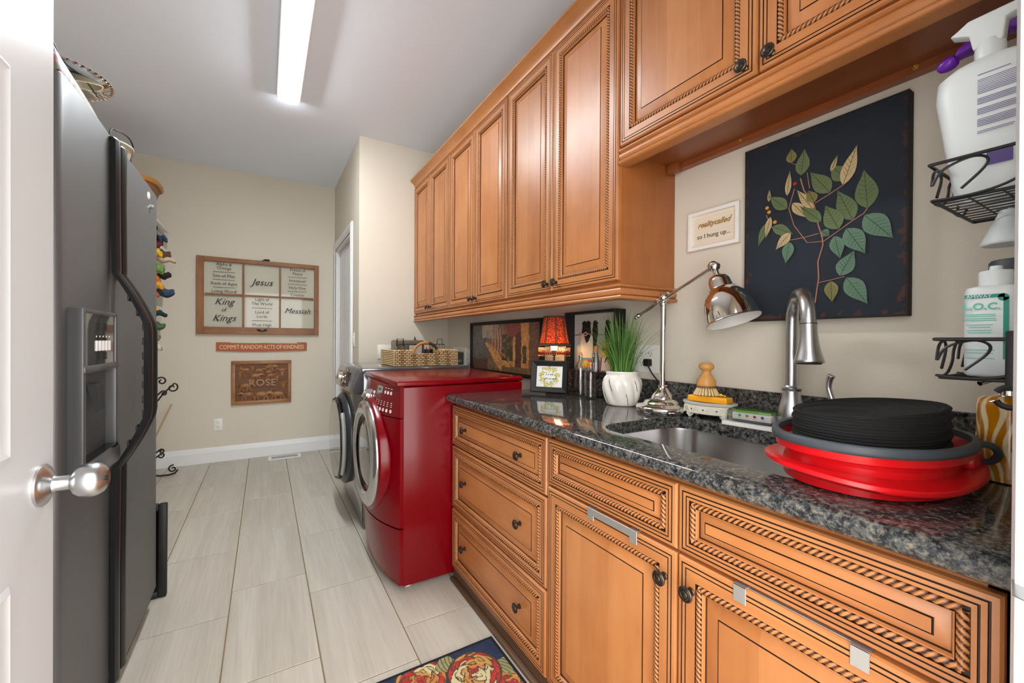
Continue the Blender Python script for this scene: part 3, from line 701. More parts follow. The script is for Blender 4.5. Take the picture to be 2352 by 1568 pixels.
# console: cycle knob, display, buttons and their printing
KM2 = rmat(RC+.03, .865, .002)
kk = MB().lathe([(0, 0), (.036, 0), (.036, .006), (.03, .010), (.028, .028), (.024, .032), (0, .033)], 28, 0, KM2).build('cycle_knob', 'door_silver', ctl)
MB().box(-.026, .026, -.007, .007, .030, .042, bev=.004, M=KM2 @ RZ(.6)).build('knob_grip', 'silver_plastic', kk)
for dy, dz in ((-.04, .04), (-.04, -.045)): MB().box(-.014, .014, -.008, .008, 0, .007, bev=.003, M=rmat(RC+dy, .865+dz*.6, .0005)).build('console_button', 'silver_plastic', ctl)
MB().box(-.036, .036, -.016, .016, 0, .0015, M=rmat(RC-.12, .913, .0012)).build('display', 'lcd', ctl)
b = MB()
for k in range(4): b.box(-.022+k*.012, -.015+k*.012, -.007, .007, 0, .0004, M=rmat(RC-.12, .913, .0028))
b.build('display_digits', 'grey_dark', ctl)
for k in range(3): MB().lathe([(.0055, 0), (.0075, .0015), (.0085, .0005), (.0085, 0)], 14, 0, rmat(RC-.195-k*.032, .905, .0012)).build('button_ring', 'print_white', ctl)
for k in range(6): MB().lathe([(.0055, 0), (.0075, .0015), (.0085, .0005), (.0085, 0)], 14, 0, rmat(RC-.10-k*.034, .822, .0012)).build('button_ring', 'print_white', ctl)
b = MB()
for k in range(6):
    for q in range(3): b.box(-.006, .006, -.0012, .0012, 0, .0004, M=rmat(RC-.10-k*.034, .842+q*.009, .001))
b.build('console_print', 'print_white', ctl)
for k in range(3): MB().box(-.009, .009, -.0012, .0012, 0, .0004, M=rmat(RC-.195-k*.032, .925, .001)).build('button_caption', 'print_white', ctl)
# ---------------------------------------------------------------- grey washer
GY0, GY1, GXF, GXB, GZ = 2.562, 3.247, .52, 1.20, .985
gw = thing('washer', 'metallic grey front-load washer with a large round mirrored door', 'washer', (.86, 2.9, 0))
MB().box(GXF, GXB, GY0, GY1, .022, GZ-.03, bev=.006).build('body', 'grey_paint', gw)
MB().box(GXF-.01, GXB+.03, GY0-.001, GY1+.001, GZ-.028, GZ, bev=.006, seg=3).build('top_panel', 'grey_paint', gw)
for x in (GXF+.05, GXB-.05):
    for y in (GY0+.05, GY1-.05): MB().lathe([(.018, 0), (.018, .012), (.012, .014), (.012, .03)], 12, 0, T(x, y, 0)).build('foot', 'black_matte', gw)
GC, GH = (GY0+GY1)/2, (GY1-GY0)/2
def gfx(y, z):
    u = min(1, abs((y-GC)/GH)); rnd = 1-u**5
    taper = .050-.060*max(0, (.42-z)/.40)**1.2
    return GXF-.004-max(.004, taper)*rnd
b = MB(); b.grid(24, 16, lambda u, v: Vector((gfx(GY0+.002+(GY1-GY0-.004)*u, .035+.79*v), GY0+.002+(GY1-GY0-.004)*u, .035+.79*v)))
rim_pts = [b.v[i] for i in range(25)]
n0 = len(b.v); ring_i = list(range(25))+[25*j+24 for j in range(1, 17)]+[25*16+i for i in range(23, -1, -1)]+[25*j for j in range(15, 0, -1)]
b.v += [Vector((GXF+.01, b.v[i].y, b.v[i].z)) for i in ring_i]
for k in range(len(ring_i)): b.f.append([ring_i[k], ring_i[(k+1) % len(ring_i)], n0+(k+1) % len(ring_i), n0+k]); b.m.append(0)
b.build('front_panel', 'grey_paint', gw, angle=40)
# console: leaning wedge
Mx = frame((0, 0, 0), (1, 0, 0), (0, 0, 1), (0, 1, 0))
cons = MB(); L = []
for y, s_ in ((GY0+.002, .0), (GY0+.03, 1), (GY1-.03, 1), (GY1-.002, .0)):
    k = .012*(1-s_)
    L.append([(GXF+.02, y, .83), (GXF-.066+k, y, .832), (GXF-.075+k, y, .845+k), (GXF-.038+k, y, .965-k), (GXF-.030+k, y, .976-k), (GXF-.01, y, .983-k), (GXF+.02, y, .983-k)])
cons.loft(L); con = cons.build('control_panel', 'grey_paint', gw)
slope = Vector((.037, 0, .12)).normalized(); nn = Vector((-slope.z, 0, slope.x))
CMx = lambda y, z: frame((GXF-.0755+.037*(z-.845)/.12, y, z), (0, -1, 0), slope, nn)
MB().box(-.13, .13, -.048, .040, 0, .006, bev=.004, M=CMx(GC-.06, .908)).build('display_window', 'black_gloss', con)
MB().lathe([(0, 0), (.036, 0), (.036, .004), (.031, .008), (.029, .024), (.025, .028), (0, .028)], 26, 0, CMx(GC+.06, .905) @ T(0, 0, .004)).build('cycle_knob', 'chrome', con)
for k in range(4): MB().box(-.010, .010, -.006, .006, 0, .004, bev=.0015, seg=1, M=CMx(GC-.02-k*.034, .884) @ T(0, 0, .005)).build('console_button', 'chrome', con)
MB().box(-.09, .09, -.035, .035, 0, .004, bev=.003, M=CMx(GC+.21, .905)).build('detergent_drawer_front', 'grey_paint', con)
GM = frame((GXF-.05, GC, .505), (0, -1, 0), (0, 0, 1), (-1, 0, 0))
gd = MB().lathe([(.295, -.03), (.300, .0), (.298, .016), (.285, .030), (.262, .040)], 60, 0, GM, caps=False).build('door', 'grey_dark', gw, angle=50)
MB().lathe([(.262, .036), (.258, .060), (.250, .068), (0, .072)], 60, 0, GM, caps=False).build('mirrored_glass', 'door_glass', gd, angle=40)
MB().lathe([(.263, .030), (.270, .046), (.268, .060), (.258, .066)], 60, 0, GM, caps=False).build('chrome_trim', 'black_gloss', gd, angle=50)
b = MB(); pts = [(math.cos(a)*.277, math.sin(a)*.277, .047) for a in [-.75+1.5*k/20 for k in range(21)]]
b.tube([GM @ Vector(p) for p in pts], .013, 8); b.build('door_handle', 'silver_plastic', gd)
# ---------------------------------------------------------------- far wall decorations
YW = YF-.0005
ws = thing('window_sash_sign', 'old brown six-pane window sash lettered with names of Jesus', 'wall sign', (-.03, YW, 1.2))
wx0, wx1, wz0, wz1, wd = -.548, .484, 1.203, 1.925, .034
def fx(name, x0, x1, z0, z1, y0, y1, m_, p=ws, bev=.002): return MB().box(x0, x1, y0, y1, z0, z1, bev=bev, seg=1).build(name, m_, p)
ya, yb = YW-wd, YW-.001
fx('stile', wx0, wx0+.055, wz0, wz1, ya, yb, 'sash_wood_v'); fx('stile', wx1-.042, wx1, wz0, wz1, ya, yb, 'sash_wood_v')
fx('rail', wx0+.055, wx1-.042, wz0, wz0+.068, ya, yb, 'sash_wood'); fx('rail', wx0+.055, wx1-.042, wz1-.04, wz1, ya, yb, 'sash_wood')
ix0, ix1, iz0, iz1 = wx0+.055, wx1-.042, wz0+.068, wz1-.04; pw_ = (ix1-ix0)/3; zm = (iz0+iz1)/2
for k in (1, 2): fx('muntin', ix0+k*pw_-.008, ix0+k*pw_+.008, iz0, iz1, ya+.006, yb, 'sash_wood_v')
for k in range(3): fx('muntin', ix0+k*pw_+.008, ix0+(k+1)*pw_-.008, zm-.008, zm+.008, ya+.006, yb, 'sash_wood')
for k in range(3):
    for j in range(2):
        x0, x1 = ix0+k*pw_+(.008 if k else 0), ix0+(k+1)*pw_-(.008 if k < 2 else 0); z0, z1 = (iz0, zm-.008) if j == 0 else (zm+.008, iz1)
        MB().box(x0, x1, yb-.014, yb-.011, z0, z1).build('glass_pane', 'pane_glass', ws)
TY = yb-.0148
def wt(s_, size, x, z, p=ws, m_='print_black', y=TY, **k): return text('lettering', s_, size, frame((x, y, z), (1, 0, 0), (0, 0, 1), (0, -1, 0)), p, m_, **k)
def rule(x, z, w): MB().box(x-w/2, x+w/2, TY-.0004, TY, z-.002, z+.002).build('rule_line', 'print_black', ws)
px = [ix0+(k+.5)*pw_ for k in range(3)]; q = .255
def stack(x, z0, z1, rows):
    """rows: text or None for a rule, spread evenly from z1 down"""
    n = len(rows); 
    for i, r_ in enumerate(rows):
        z = z1-(z1-z0)*(i+.5)/n
        if r_ is None: rule(x, z, .175)
        else: wt(r_, .039, x, z, xs=1.0)
stack(px[0], zm+.012, iz1-.006, ['Alpha &', 'Omega', None, 'Son of Man', None, 'Rock of Ages', None, 'Living Word'])
stack(px[2], zm+.012, iz1-.006, ['Prince of', 'Peace', None, 'Immanuel', None, 'Holy One', None, 'Creator'])
stack(px[1], iz0+.004, zm-.012, ['Light of', 'The World', None, 'Lord of', 'Lords', None, 'Most High'])
wt('Jesus', .088, px[1], zm+.135, shear=.4); wt('King', .085, px[0], zm-.07, shear=.4); wt('of', .05, px[0], zm-.145); wt('Kings', .085, px[0], zm-.225, shear=.4)
wt('Messiah', .075, px[2], zm-.135, shear=.4)
# old sash hardware
b = MB(); b.box(-.03, .035, ya-.001, yb-.006, wz1-.001, wz1+.006, bev=.002); b.tube([(-.015, ya+.012, wz1+.01), (.01, ya+.012, wz1+.014), (.04, ya+.006, wz1+.012)], [.006, .007, .005]); b.build('sash_lock', 'iron', ws)
b = MB(); b.tube([(px[1]-.038+.076*k/10, ya-.012*math.sin(PI*k/10), wz0+.045-.006*math.sin(PI*k/10)) for k in range(11)], .009, 8); b.box(px[1]-.05, px[1]+.05, ya-.003, ya, wz0+.042, wz0+.060, bev=.001, seg=1); b.build('sash_lift', 'bronze', ws)
# kindness sign, gently sagging board
mat('sign_red', '#a4502b', .5)
kg = thing('wooden_sign', 'narrow rust-red sign reading commit random acts of kindness', 'wall sign', (-.01, YW, 1.04))
top = [(-.398, 1.122), (-.30, 1.120), (-.08, 1.117), (0, 1.121), (.1, 1.117), (.3, 1.116), (.376, 1.118)]; bot = [(.374, 1.045), (.25, 1.040), (0, 1.035), (-.2, 1.037), (-.398, 1.046)]
MB().prism(top[::-1]+bot[::-1], 0, .016, 0, frame((0, YW-.0005, 0), (1, 0, 0), (0, 0, 1), (0, -1, 0))).build('board', 'sign_red', kg)
for x0, x1 in ((-.396, -.285), (.285, .372)): MB().box(x0, x1, YW-.014, YW-.001, 1.121, 1.126).build('hanger_tab', 'sign_red', kg)
wt('COMMIT·RANDOM·ACTS·OF·KINDNESS', .058, -.012, 1.079, kg, 'print_cream', YW-.0172, xs=.70)
# carved plaque
wood_mat('carved_wood', 'x', '#96653c', '#7a4c2a', '#a9764a', .4, False)
rp = thing('carved_plaque', 'carved brown wooden plaque with animals and the name ROSE', 'plaque', (-.023, YW, .52))
rx0, rx1, rz0, rz1 = -.279, .233, .522, .947
b = MB(); b.box(rx0, rx1, YW-.022, YW-.001, rz0, rz0+.038, bev=.004); b.box(rx0, rx1, YW-.022, YW-.001, rz1-.034, rz1, bev=.004); b.box(rx0, rx0+.034, YW-.022, YW-.001, rz0+.03, rz1-.03, bev=.004); b.box(rx1-.03, rx1, YW-.022, YW-.001, rz0+.03, rz1-.03, bev=.004)
b.build('frame', 'carved_wood', rp)
def relief(u, v):
    x, z = u*2.1, v*1.6; h = .0045*fbm(x*6, z*7, 4)
    return h
b = MB(); b.grid(70, 54, lambda u, v: Vector((rx0+.03+(rx1-rx0-.058)*u, YW-.004-.007*fbm(u*13, v*10, 3), rz0+.03+(rz1-rz0-.06)*v)))
mat('carved_recess', '#6b4527', .55); b.build('carved_ground', 'carved_recess', rp, angle=60, fix=False)
def animal(x, z, s_, flip=1, horns=False):
    b = MB(); Mb = frame((x, YW-.010, z), (flip*s_, 0, 0), (0, 0, s_), (0, -s_, 0))
    bmz = bmesh.new(); bmesh.ops.create_uvsphere(bmz, u_segments=12, v_segments=8, radius=1)
    for v in bmz.verts: v.co = Vector((v.co.x*.5+.03*v.co.x*v.co.x, v.co.y*.25, v.co.z*.16))
    b.bm(bmz, 0, Mb)
    for lx, a in ((-.36, -.15), (-.24, .1), (.24, -.12), (.36, .14)): b.tube([(lx, -.1, 0), (lx+a*.5, -.34, .03), (lx+a, -.58, .03)], [.11, .075, .05], 6, M=Mb)
    b.tube([(.38, .05, .02), (.56, .16, .06), (.74, .10, .06), (.86, -.02, .05)], [.17, .13, .11, .06], 7, M=Mb)
    b.tube([(-.48, .06, 0), (-.62, .0, .03), (-.66, -.25, .03)], [.05, .03, .02], 5, M=Mb)
    if horns: b.tube([(.62, .22, .08), (.72, .36, .1), (.86, .34, .1)], [.05, .04, .015], 5, M=Mb)
    b.build('carved_animal', 'carved_wood', rp, angle=70)
for a in ((-.14, .62, .11, -1), (-.03, .615, .13, 1, True), (.115, .61, .12, -1), (-.165, .705, .10, 1), (.03, .885, .075, 1), (.085, .89, .08, -1), (-.05, .855, .07, 1), (.035, .835, .065, 1), (.15, .85, .07, -1), (-.08, .80, .09, 1), (.05, .80, .07, 1), (-.16, .86, .07, -1)): animal(*a)
for tx, tz, hh in ((-.205, .80, .10), (-.10, .865, .06), (.155, .80, .1), (-.195, .88, .05), (.11, .76, .07), (.165, .68, .09)):
    b = MB()
    for q in (-.5, -.2, .1, .45): b.tube([(tx, YW-.009, tz-.02), (tx+q*.03, YW-.012, tz+hh*.4), (tx+q*.07, YW-.010, tz+hh*.62), (tx+q*.11, YW-.009, tz+hh*.6)], [.007, .006, .005, .003], 5)
    b.build('carved_tree', 'carved_wood', rp, angle=70)
text('carved_name', 'ROSE', .092, frame((-.02, YW-.013, .728), (1, 0, 0), (0, 0, 1), (0, -1, 0)), rp, 'carved_wood', ext=.010, space=1.1, bold=.003)
# ---------------------------------------------------------------- right wall pictures
XW = XR-.0005
def MR(y, z, x=XW): return frame((x, y, z), (0, -1, 0), (0, 0, 1), (-1, 0, 0))
# botanical canvas
mat('canvas_edge', '#17110f', .8)
cv = thing('botanical_canvas', 'dark navy canvas print of a leafy branch above the faucet', 'picture', (XW, .58, 1.22))
cxf = XW-.032
_c = [onx(cxf, *p) for p in ((1706, 352), (2082, 206), (2094, 722), (1715, 740))]
cy1, cy0, cz0, cz1 = (_c[0].y+_c[3].y)/2, (_c[1].y+_c[2].y)/2, (_c[2].z+_c[3].z)/2, (_c[0].z+_c[1].z)/2
MB().box(cxf, XW-.004, cy0, cy1, cz0, cz1, bev=.002, seg=1).build('canvas', 'canvas_edge', cv)
CW, CH = cy1-cy0, cz1-cz0
def navy(u, v):
    e = min(u*CW, (1-u)*CW, v*CH, (1-v)*CH); n_ = fbm(u*20, v*26, 4); base = lerp(S('#111720'), S('#1c2530'), fbm(u*3+5, v*3))
    if e < .022 and n_ > .40+e*14: base = lerp(base, S('#4a2c22'), .75)
    if e < .006: base = lerp(base, S('#14100f'), .8)
    return base
print_grid('printed_ground', (cxf-.0004, cy1, cz0), (0, -CW, 0), (0, 0, CH), 110, 150, navy, cv, .75)
def BP(u, v, d=.0010):       # pixel of the printed branch -> point on the canvas
    return onx(cxf-d, 1540+u/2.6133, 180+v/2.6133)
for nm, h in (('leaf_green', '#5d6a45'), ('leaf_teal', '#587560'), ('leaf_olive', '#77703f'), ('leaf_tan', '#b8a077'), ('twig', '#a5705a'), ('leaf_vein', '#3a4a30')): mat(nm, h, .7)
_ln = [0]
def leaf(u0, v0, u1, v1, w, m_):
    _ln[0] += 1; dd = .0016+.0009*(_ln[0] % 5); a, c_ = BP(u0, v0, dd), BP(u1, v1, dd); K = .00047; d = c_-a; L = d.length; d.normalize(); sd = Vector((-1, 0, 0)).cross(d); b = MB(); n = 9; vs = [a]
    pr = [0, .55, .85, 1, .97, .85, .66, .40, .16, 0]
    l, r_ = [], []
    for k in range(1, n): t_ = k/n; l.append(a+d*L*t_+sd*w*pr[k]/2*K); r_.append(a+d*L*t_-sd*w*pr[k]/2*K)
    poly = [a]+l+[c_]+r_[::-1]; N = len(poly)
    b.add([p for p in poly]+[p+Vector((-.0004, 0, 0)) for p in poly], [tuple(range(N)), tuple(range(N, 2*N))]+[(i, (i+1) % N, N+(i+1) % N, N+i) for i in range(N)])
    o = b.build('leaf', m_, cv)
    b = MB(); off = Vector((-.0006, 0, 0)); b.tube([a+off, c_+off], .0006, 4)
    for k in range(2, 8, 1):
        t_ = k/n; p = a+d*L*t_+off
        for s_ in (1, -1): b.tube([p, p+d*L*.12+sd*s_*w*K*pr[k]*.36], .0004, 3)
    b.build('leaf_veins', 'leaf_vein', o)

G_, TL_, OL_, TN_ = 'leaf_green', 'leaf_teal', 'leaf_olive', 'leaf_tan'
for a in ((725, 508, 727, 420, 60, OL_), (785, 582, 806, 420, 78, G_), (963, 560, 1005, 455, 25, TN_), (1035, 642, 1122, 395, 70, TN_), (1052, 606, 965, 522, 85, G_), (958, 685, 838, 562, 92, G_), (865, 742, 825, 672, 60, OL_), (700, 705, 718, 550, 35, TN_),
          (700, 782, 592, 708, 75, G_), (858, 785, 757, 668, 52, TN_), (732, 748, 822, 838, 60, TN_), (905, 858, 778, 768, 68, G_), (590, 742, 595, 660, 20, TN_), (600, 830, 570, 962, 40, TN_), (577, 868, 525, 1010, 48, G_), (612, 890, 740, 935, 66, G_),
          (720, 925, 630, 1030, 60, TN_), (715, 980, 690, 1113, 68, TL_), (1010, 905, 928, 760, 98, G_), (1095, 850, 1002, 670, 96, G_), (1185, 780, 1162, 545, 104, G_), (1165, 820, 1340, 960, 112, TL_), (1055, 900, 1172, 1053, 102, TL_), (985, 945, 1020, 1083, 72, TL_),
          (908, 915, 955, 945, 48, TL_), (1015, 1185, 1105, 1030, 90, TL_), (1055, 1195, 1185, 1355, 98, TL_), (962, 1215, 970, 1345, 70, OL_)): leaf(*a)
for pts, r_ in (([(868, 1348), (880, 1260), (890, 1200), (885, 1100), (915, 1000), (912, 960), (885, 870), (862, 760), (800, 670), (780, 600)], .0014), ([(868, 748), (960, 690), (1035, 640)], .001), ([(915, 980), (1000, 920), (1090, 855), (1160, 810), (1185, 775)], .0011), ([(912, 978), (820, 985), (740, 880), (710, 780), (745, 660)], .001),
                ([(890, 930), (800, 955), (720, 970), (640, 930), (600, 880), (575, 820)], .001), ([(890, 1225), (960, 1210), (1045, 1188)], .0009), ([(835, 660), (820, 565)], .0008), ([(785, 582), (750, 516), (725, 508)], .0007)):
    MB().tube([BP(u, v, .0012) for u, v in pts], r_*1.25, 6).build('stem', 'twig', cv)
mat('berry_red', '#a8281c', .5); mat('berry_gold', '#c98a3e', .5)
for u, v, m_ in ((746, 632, 'berry_red'), (580, 778, 'berry_gold'), (592, 803, 'berry_gold'), (627, 862, 'berry_gold')):
    MB().lathe([(0, 0), (.0055, 0), (.005, .0012), (0, .0018)], 14, 0, frame(tuple(BP(u, v)), (0, -1, 0), (0, 0, 1), (-1, 0, 0))).build('berry', m_, cv)
# reality sign
mat('sign_white', '#e9e5df', .5); mat('sign_paper', '#e3d6c4', .7)
sg = thing('framed_quote', 'small white framed sign reading reality called so I hung up', 'picture', (XW, .9, 1.5))
_s = [onx(XW-.016, *p) for p in ((1576, 494), (1694, 461), (1700, 555), (1583, 578))]
sy1, sy0, sz0, sz1 = (_s[0].y+_s[3].y)/2, (_s[1].y+_s[2].y)/2, (_s[2].z+_s[3].z)/2, (_s[0].z+_s[1].z)/2
SM = frame((XW-.001, sy1, sz0), (0, -1, 0), (0, 0, 1), (-1, 0, 0)); sw, sh = sy1-sy0, sz1-sz0
for nm, bx_ in (('frame_side', (0, .014, 0, sh)), ('frame_side', (sw-.014, sw, 0, sh)), ('frame_side', (.014, sw-.014, 0, .014)), ('frame_side', (.014, sw-.014, sh-.014, sh))): MB().box(bx_[0], bx_[1], bx_[2], bx_[3], 0, .017, bev=.0015, seg=1, M=SM).build(nm, 'sign_white', sg)
MB().box(.013, sw-.013, .013, sh-.013, 0, .006, M=SM).build('board', 'sign_paper', sg)
b = MB()
for k in range(1, 9): b.box(.014, sw-.014, .014+(sh-.028)*k/9-.0003, .014+(sh-.028)*k/9, .006, .0061, M=SM)
b.build('board_groove', 'leaf_tan', sg)
text('lettering', 'realitycalled', .0275, SM @ T(sw/2, sh*.64, .0065), sg, 'print_gold', shear=.45, bold=.0006, xs=.92)
text('lettering', 'so I hung up...', .0225, SM @ T(sw/2, sh*.34, .0065), sg, 'print_black')
# street painting in its black frame
st = thing('framed_painting', 'wide black-framed painting of a village street behind the dryer', 'picture', (XW, 2.36, .93))
py1, py0, pz0, pz1 = 2.845, 1.905, .930, 1.290; PM = frame((XW-.001, py1, pz0), (0, -1, 0), (0, 0, 1), (-1, 0, 0)); pw2, ph = py1-py0, pz1-pz0
for bx_ in ((0, .022, 0, ph), (pw2-.022, pw2, 0, ph), (.022, pw2-.022, 0, .022), (.022, pw2-.022, ph-.022, ph)): MB().box(*bx_, 0, .026, bev=.003, M=PM).build('frame_side', 'black_matte', st)
def street(u, v):
    u += .035*(fbm(u*9+3, v*7, 3)-.45); v += .05*(fbm(u*8, v*8+5, 3)-.45)
    n_ = fbm(u*22, v*14, 4); n2 = fbm(u*60+9, v*16, 3); c_ = lerp(S('#5a4334'), S('#8a6a50'), n_*1.3)
    if u < .28: c_ = lerp(S('#3f4648'), S('#6f6f68'), n2*1.2) if v > .25 else lerp(S('#4c3228'), S('#6d4938'), n_)
    if .18 < u < .45 and v > .70: c_ = lerp(S('#7d8078'), S('#b3a58a'), n_*1.4)
    xr = .30+.42*(1-v/.60)            # road narrowing to its far end
    if v < .60 and abs(u-xr+.04) < .035+.17*(1-v/.60): c_ = lerp(S('#a06a38'), S('#cf9a5c'), n_*1.5)
    if abs(u-xr-.02) < .006 and v < .58: c_ = S('#3d2518')
    if .34 < u < .52 and .42 < v < .95: c_ = lerp(c_, S('#8d4c44') if int(u*70) % 3 else S('#d2b285'), .6)
    if .50 < u < .66 and .25 < v < .78 and n_ > .40: c_ = lerp(S('#26281f'), S('#45402c'), n2)
    if .66 < u < .86 and v > .12: c_ = lerp(S('#a8703a'), S('#d69b55'), n2*1.3)
    if .58 < u < .76 and v > .72: c_ = lerp(S('#8e3a37'), S('#6d3a34'), n_)
    if .69 < u < .765 and (v < .70 or (u-.7275)**2*60+(v-.70)**2*8 < .085) and v > .12: c_ = lerp(S('#3b2522'), S('#54332b'), n2)
    if .78 < u < .83 and .2 < v < .55: c_ = lerp(S('#2d3026'), S('#4a4a34'), n2)
    if u > .86: c_ = lerp(S('#4f3730'), S('#7b5a45'), n2)
    if v < .12 and u > .5: c_ = lerp(S('#57402f'), S('#8d7350'), n2)
    c_ = lerp(c_, S('#8a6a50'), .12); g_ = .75+.9*fbm(u*45, v*30, 3); return tuple(min(1, x*g_*1.25) for x in c_[:3])+(1,)
print_grid('painted_canvas', PM @ Vector((.02, .02, .014)), (0, -(pw2-.04), 0), (0, 0, ph-.04), 150, 70, street, st, .45)
# ---------------------------------------------------------------- things on the worktop
Z0 = ZT+.0005
# bird shadow box standing on the backsplash
mat('grey_card', '#b9b3aa', .8); mat('bird_black', '#15130f', .8); mat('crochet', '#dccbb0', .9); mat('ribbon', '#dba98e', .6)
sb = thing('shadow_box', 'deep black shadow box with bird silhouettes on a wire', 'picture', (1.37, 1.48, 1.002))
Y1_, Y0_, BZ0, BZ1, bx0 = 1.655, 1.300, 1.0025, 1.302, 1.337
MB().box(XW-.006, XW-.001, Y0_, Y1_, BZ0, BZ1).build('back_panel', 'grey_card', sb)
MB().box(bx0, XW-.001, Y1_-.014, Y1_, BZ0, BZ1, bev=.001, seg=1).build('side', 'black_matte', sb); MB().box(bx0, XW-.001, Y0_, Y0_+.014, BZ0, BZ1, bev=.001, seg=1).build('side', 'black_matte', sb)
MB().box(bx0, XW-.001, Y0_+.014, Y1_-.014, BZ0, BZ0+.012).build('bottom', 'black_matte', sb); MB().box(bx0, XW-.001, Y0_+.014, Y1_-.014, BZ1-.010, BZ1).build('top', 'black_matte', sb)
MB().tube([(XW-.012, Y1_-.014, 1.188), (XW-.012, Y0_+.014, 1.190)], .0012, 6).build('wire', 'black_matte', sb)
for yb_, fl_ in ((onx(XW-.011, 1342, 740).y, 1), (onx(XW-.011, 1352, 740).y, -1), (onx(XW-.011, 1368, 740).y, -1), (onx(XW-.011, 1397, 740).y, -1)):
    zc = 1.19; out = [(0, -.075), (.010, -.073), (.012, -.03), (.017, -.005), (.019, .025), (.013, .046), (.014, .056), (.009, .066), (.0, .068), (-.007, .062), (-.016, .056), (-.009, .050), (-.012, .03), (-.015, .005), (-.008, -.02), (-.004, -.05)]
    MB().prism([(x*fl_, z) for x, z in out], .008, .014, 0, frame((XW, yb_, zc), (0, -1, 0), (0, 0, 1), (-1, 0, 0))).build('bird', 'bird_black', sb)
# crocheted bib hanging on the wire
bib = thing('crochet_bib', 'cream crocheted baby bib with a pink bow on the wire', 'bib', (XW-.02, 1.535, 1.07))
ol = [(-.038, .005), (-.034, .022), (-.018, -.008), (0, -.022), (.018, -.006), (.032, .022), (.040, .004), (.043, -.05), (.036, -.095), (.02, -.118), (0, -.124), (-.02, -.118), (-.036, -.095), (-.043, -.05)]
MB().prism(ol, .016, .019, 0, frame((XW, 1.535, 1.165), (0, -1, 0), (0, 0, 1), (-1, 0, 0))).build('bib_body', 'crochet', bib)
MB().tube([(XW-.0185, 1.535-x, 1.165+z) for x, z in ol], .0028, 6, closed=True).build('bib_edging', 'crochet', bib)
b = MB()
for s_ in (-1, 1):
    b.tube([(XW-.019, 1.56, 1.190), (XW-.022, 1.56+s_*.02, 1.203), (XW-.020, 1.56+s_*.034, 1.194), (XW-.020, 1.56+s_*.015, 1.184), (XW-.019, 1.56, 1.190)], .0035, 6, flat=.5)
    b.tube([(XW-.02, 1.56, 1.19), (XW-.02, 1.56+s_*.012, 1.165), (XW-.02, 1.56+s_*.02, 1.148)], .003, 6, flat=.5)
b.tube([(XW-.0185, 1.535-.034, 1.187), (XW-.019, 1.55, 1.20), (XW-.019, 1.575, 1.187)], .0016, 6)
b.build('ribbon_bow', 'ribbon', bib)
# little books on the ledge of the shadow box
bk = thing('small_book', 'small yellow book with a baby face on its cover', 'book', (1.345, 1.375, BZ0+.0125))
BM = frame((1.362, 1.425, BZ0+.0125), (.05, -1, 0), (.12, 0, 1), (-1, 0, .12)); bw, bh = .095, .135
MB().box(0, bw, 0, bh, -.008, 0, bev=.001, seg=1, M=BM).build('cover', 'paper', bk)
def nursery(u, v):
    if v > .52: return S('#e8c53a')
    if abs(u-.5)**2*2.2+(v-.28)**2*2.4 < .075: return S('#e8c9ae')
    if abs(u-.5)**2*2+(v-.34)**2*2.6 < .11 and v > .3: return S('#3a2a22')
    if u < .08 or u > .92 or v < .04: return S('#b9364a')
    return S('#e9dfd0')
print_grid('cover_print', BM @ Vector((.001, .001, .0006)), BM.to_3x3() @ Vector((bw-.002, 0, 0)), BM.to_3x3() @ Vector((0, bh-.002, 0)), 30, 40, nursery, bk)
for s_, yv, m_ in (('BABY', .90, 'sign_red'), ("NURSING", .77, 'print_black'), ('SET', .63, 'sign_red')): text('lettering', s_, .024, BM @ T(bw*.5, bh*yv, .0012), bk, m_, bold=.0006, xs=.85)
bk = thing('small_book', 'small blue book with a yellow and red emblem in the shadow box', 'book', (1.345, 1.52, BZ0+.0125))
BM = frame((1.360, 1.565, BZ0+.0125), (.04, -1, 0), (.16, 0, 1), (-1, 0, .16)); bw, bh = .115, .062
MB().box(0, bw, 0, bh, -.008, 0, bev=.001, seg=1, M=BM).build('cover', 'paper', bk)
def emblem(u, v):
    for c_, cc in ((.33, '#d7a02a'), (.58, '#c63c2b')):
        d = math.hypot((u-c_)*1.85, v-.5)
        if d < .20: return S('#e6c23a')
        if d < .36: return S(cc)
    return S('#4f7f98') if (int(u*18)+int(v*9)) % 2 else S('#5f93ac')
print_grid('cover_print', BM @ Vector((.001, .001, .0006)), BM.to_3x3() @ Vector((bw-.002, 0, 0)), BM.to_3x3() @ Vector((0, bh-.002, 0)), 44, 26, emblem, bk)
# small bottle with yellow cap on the ledge
mb_ = thing('mini_bottle', 'tiny clear bottle with a yellow cap beside the yellow book', 'bottle', (1.345, 1.44, BZ0+.0125))
MB().lathe([(0, 0), (.012, 0), (.013, .01), (.013, .07), (.008, .085), (.008, .095)], 14, 0, T(1.353, 1.44, BZ0+.0125), caps=False).build('bottle_body', 'clear_plastic', mb_)
MB().lathe([(0, .094), (.0095, .094), (.0095, .118), (.006, .122), (0, .122)], 14, 0, T(1.353, 1.44, BZ0+.0125)).build('bottle_cap', 'berry_gold', mb_)
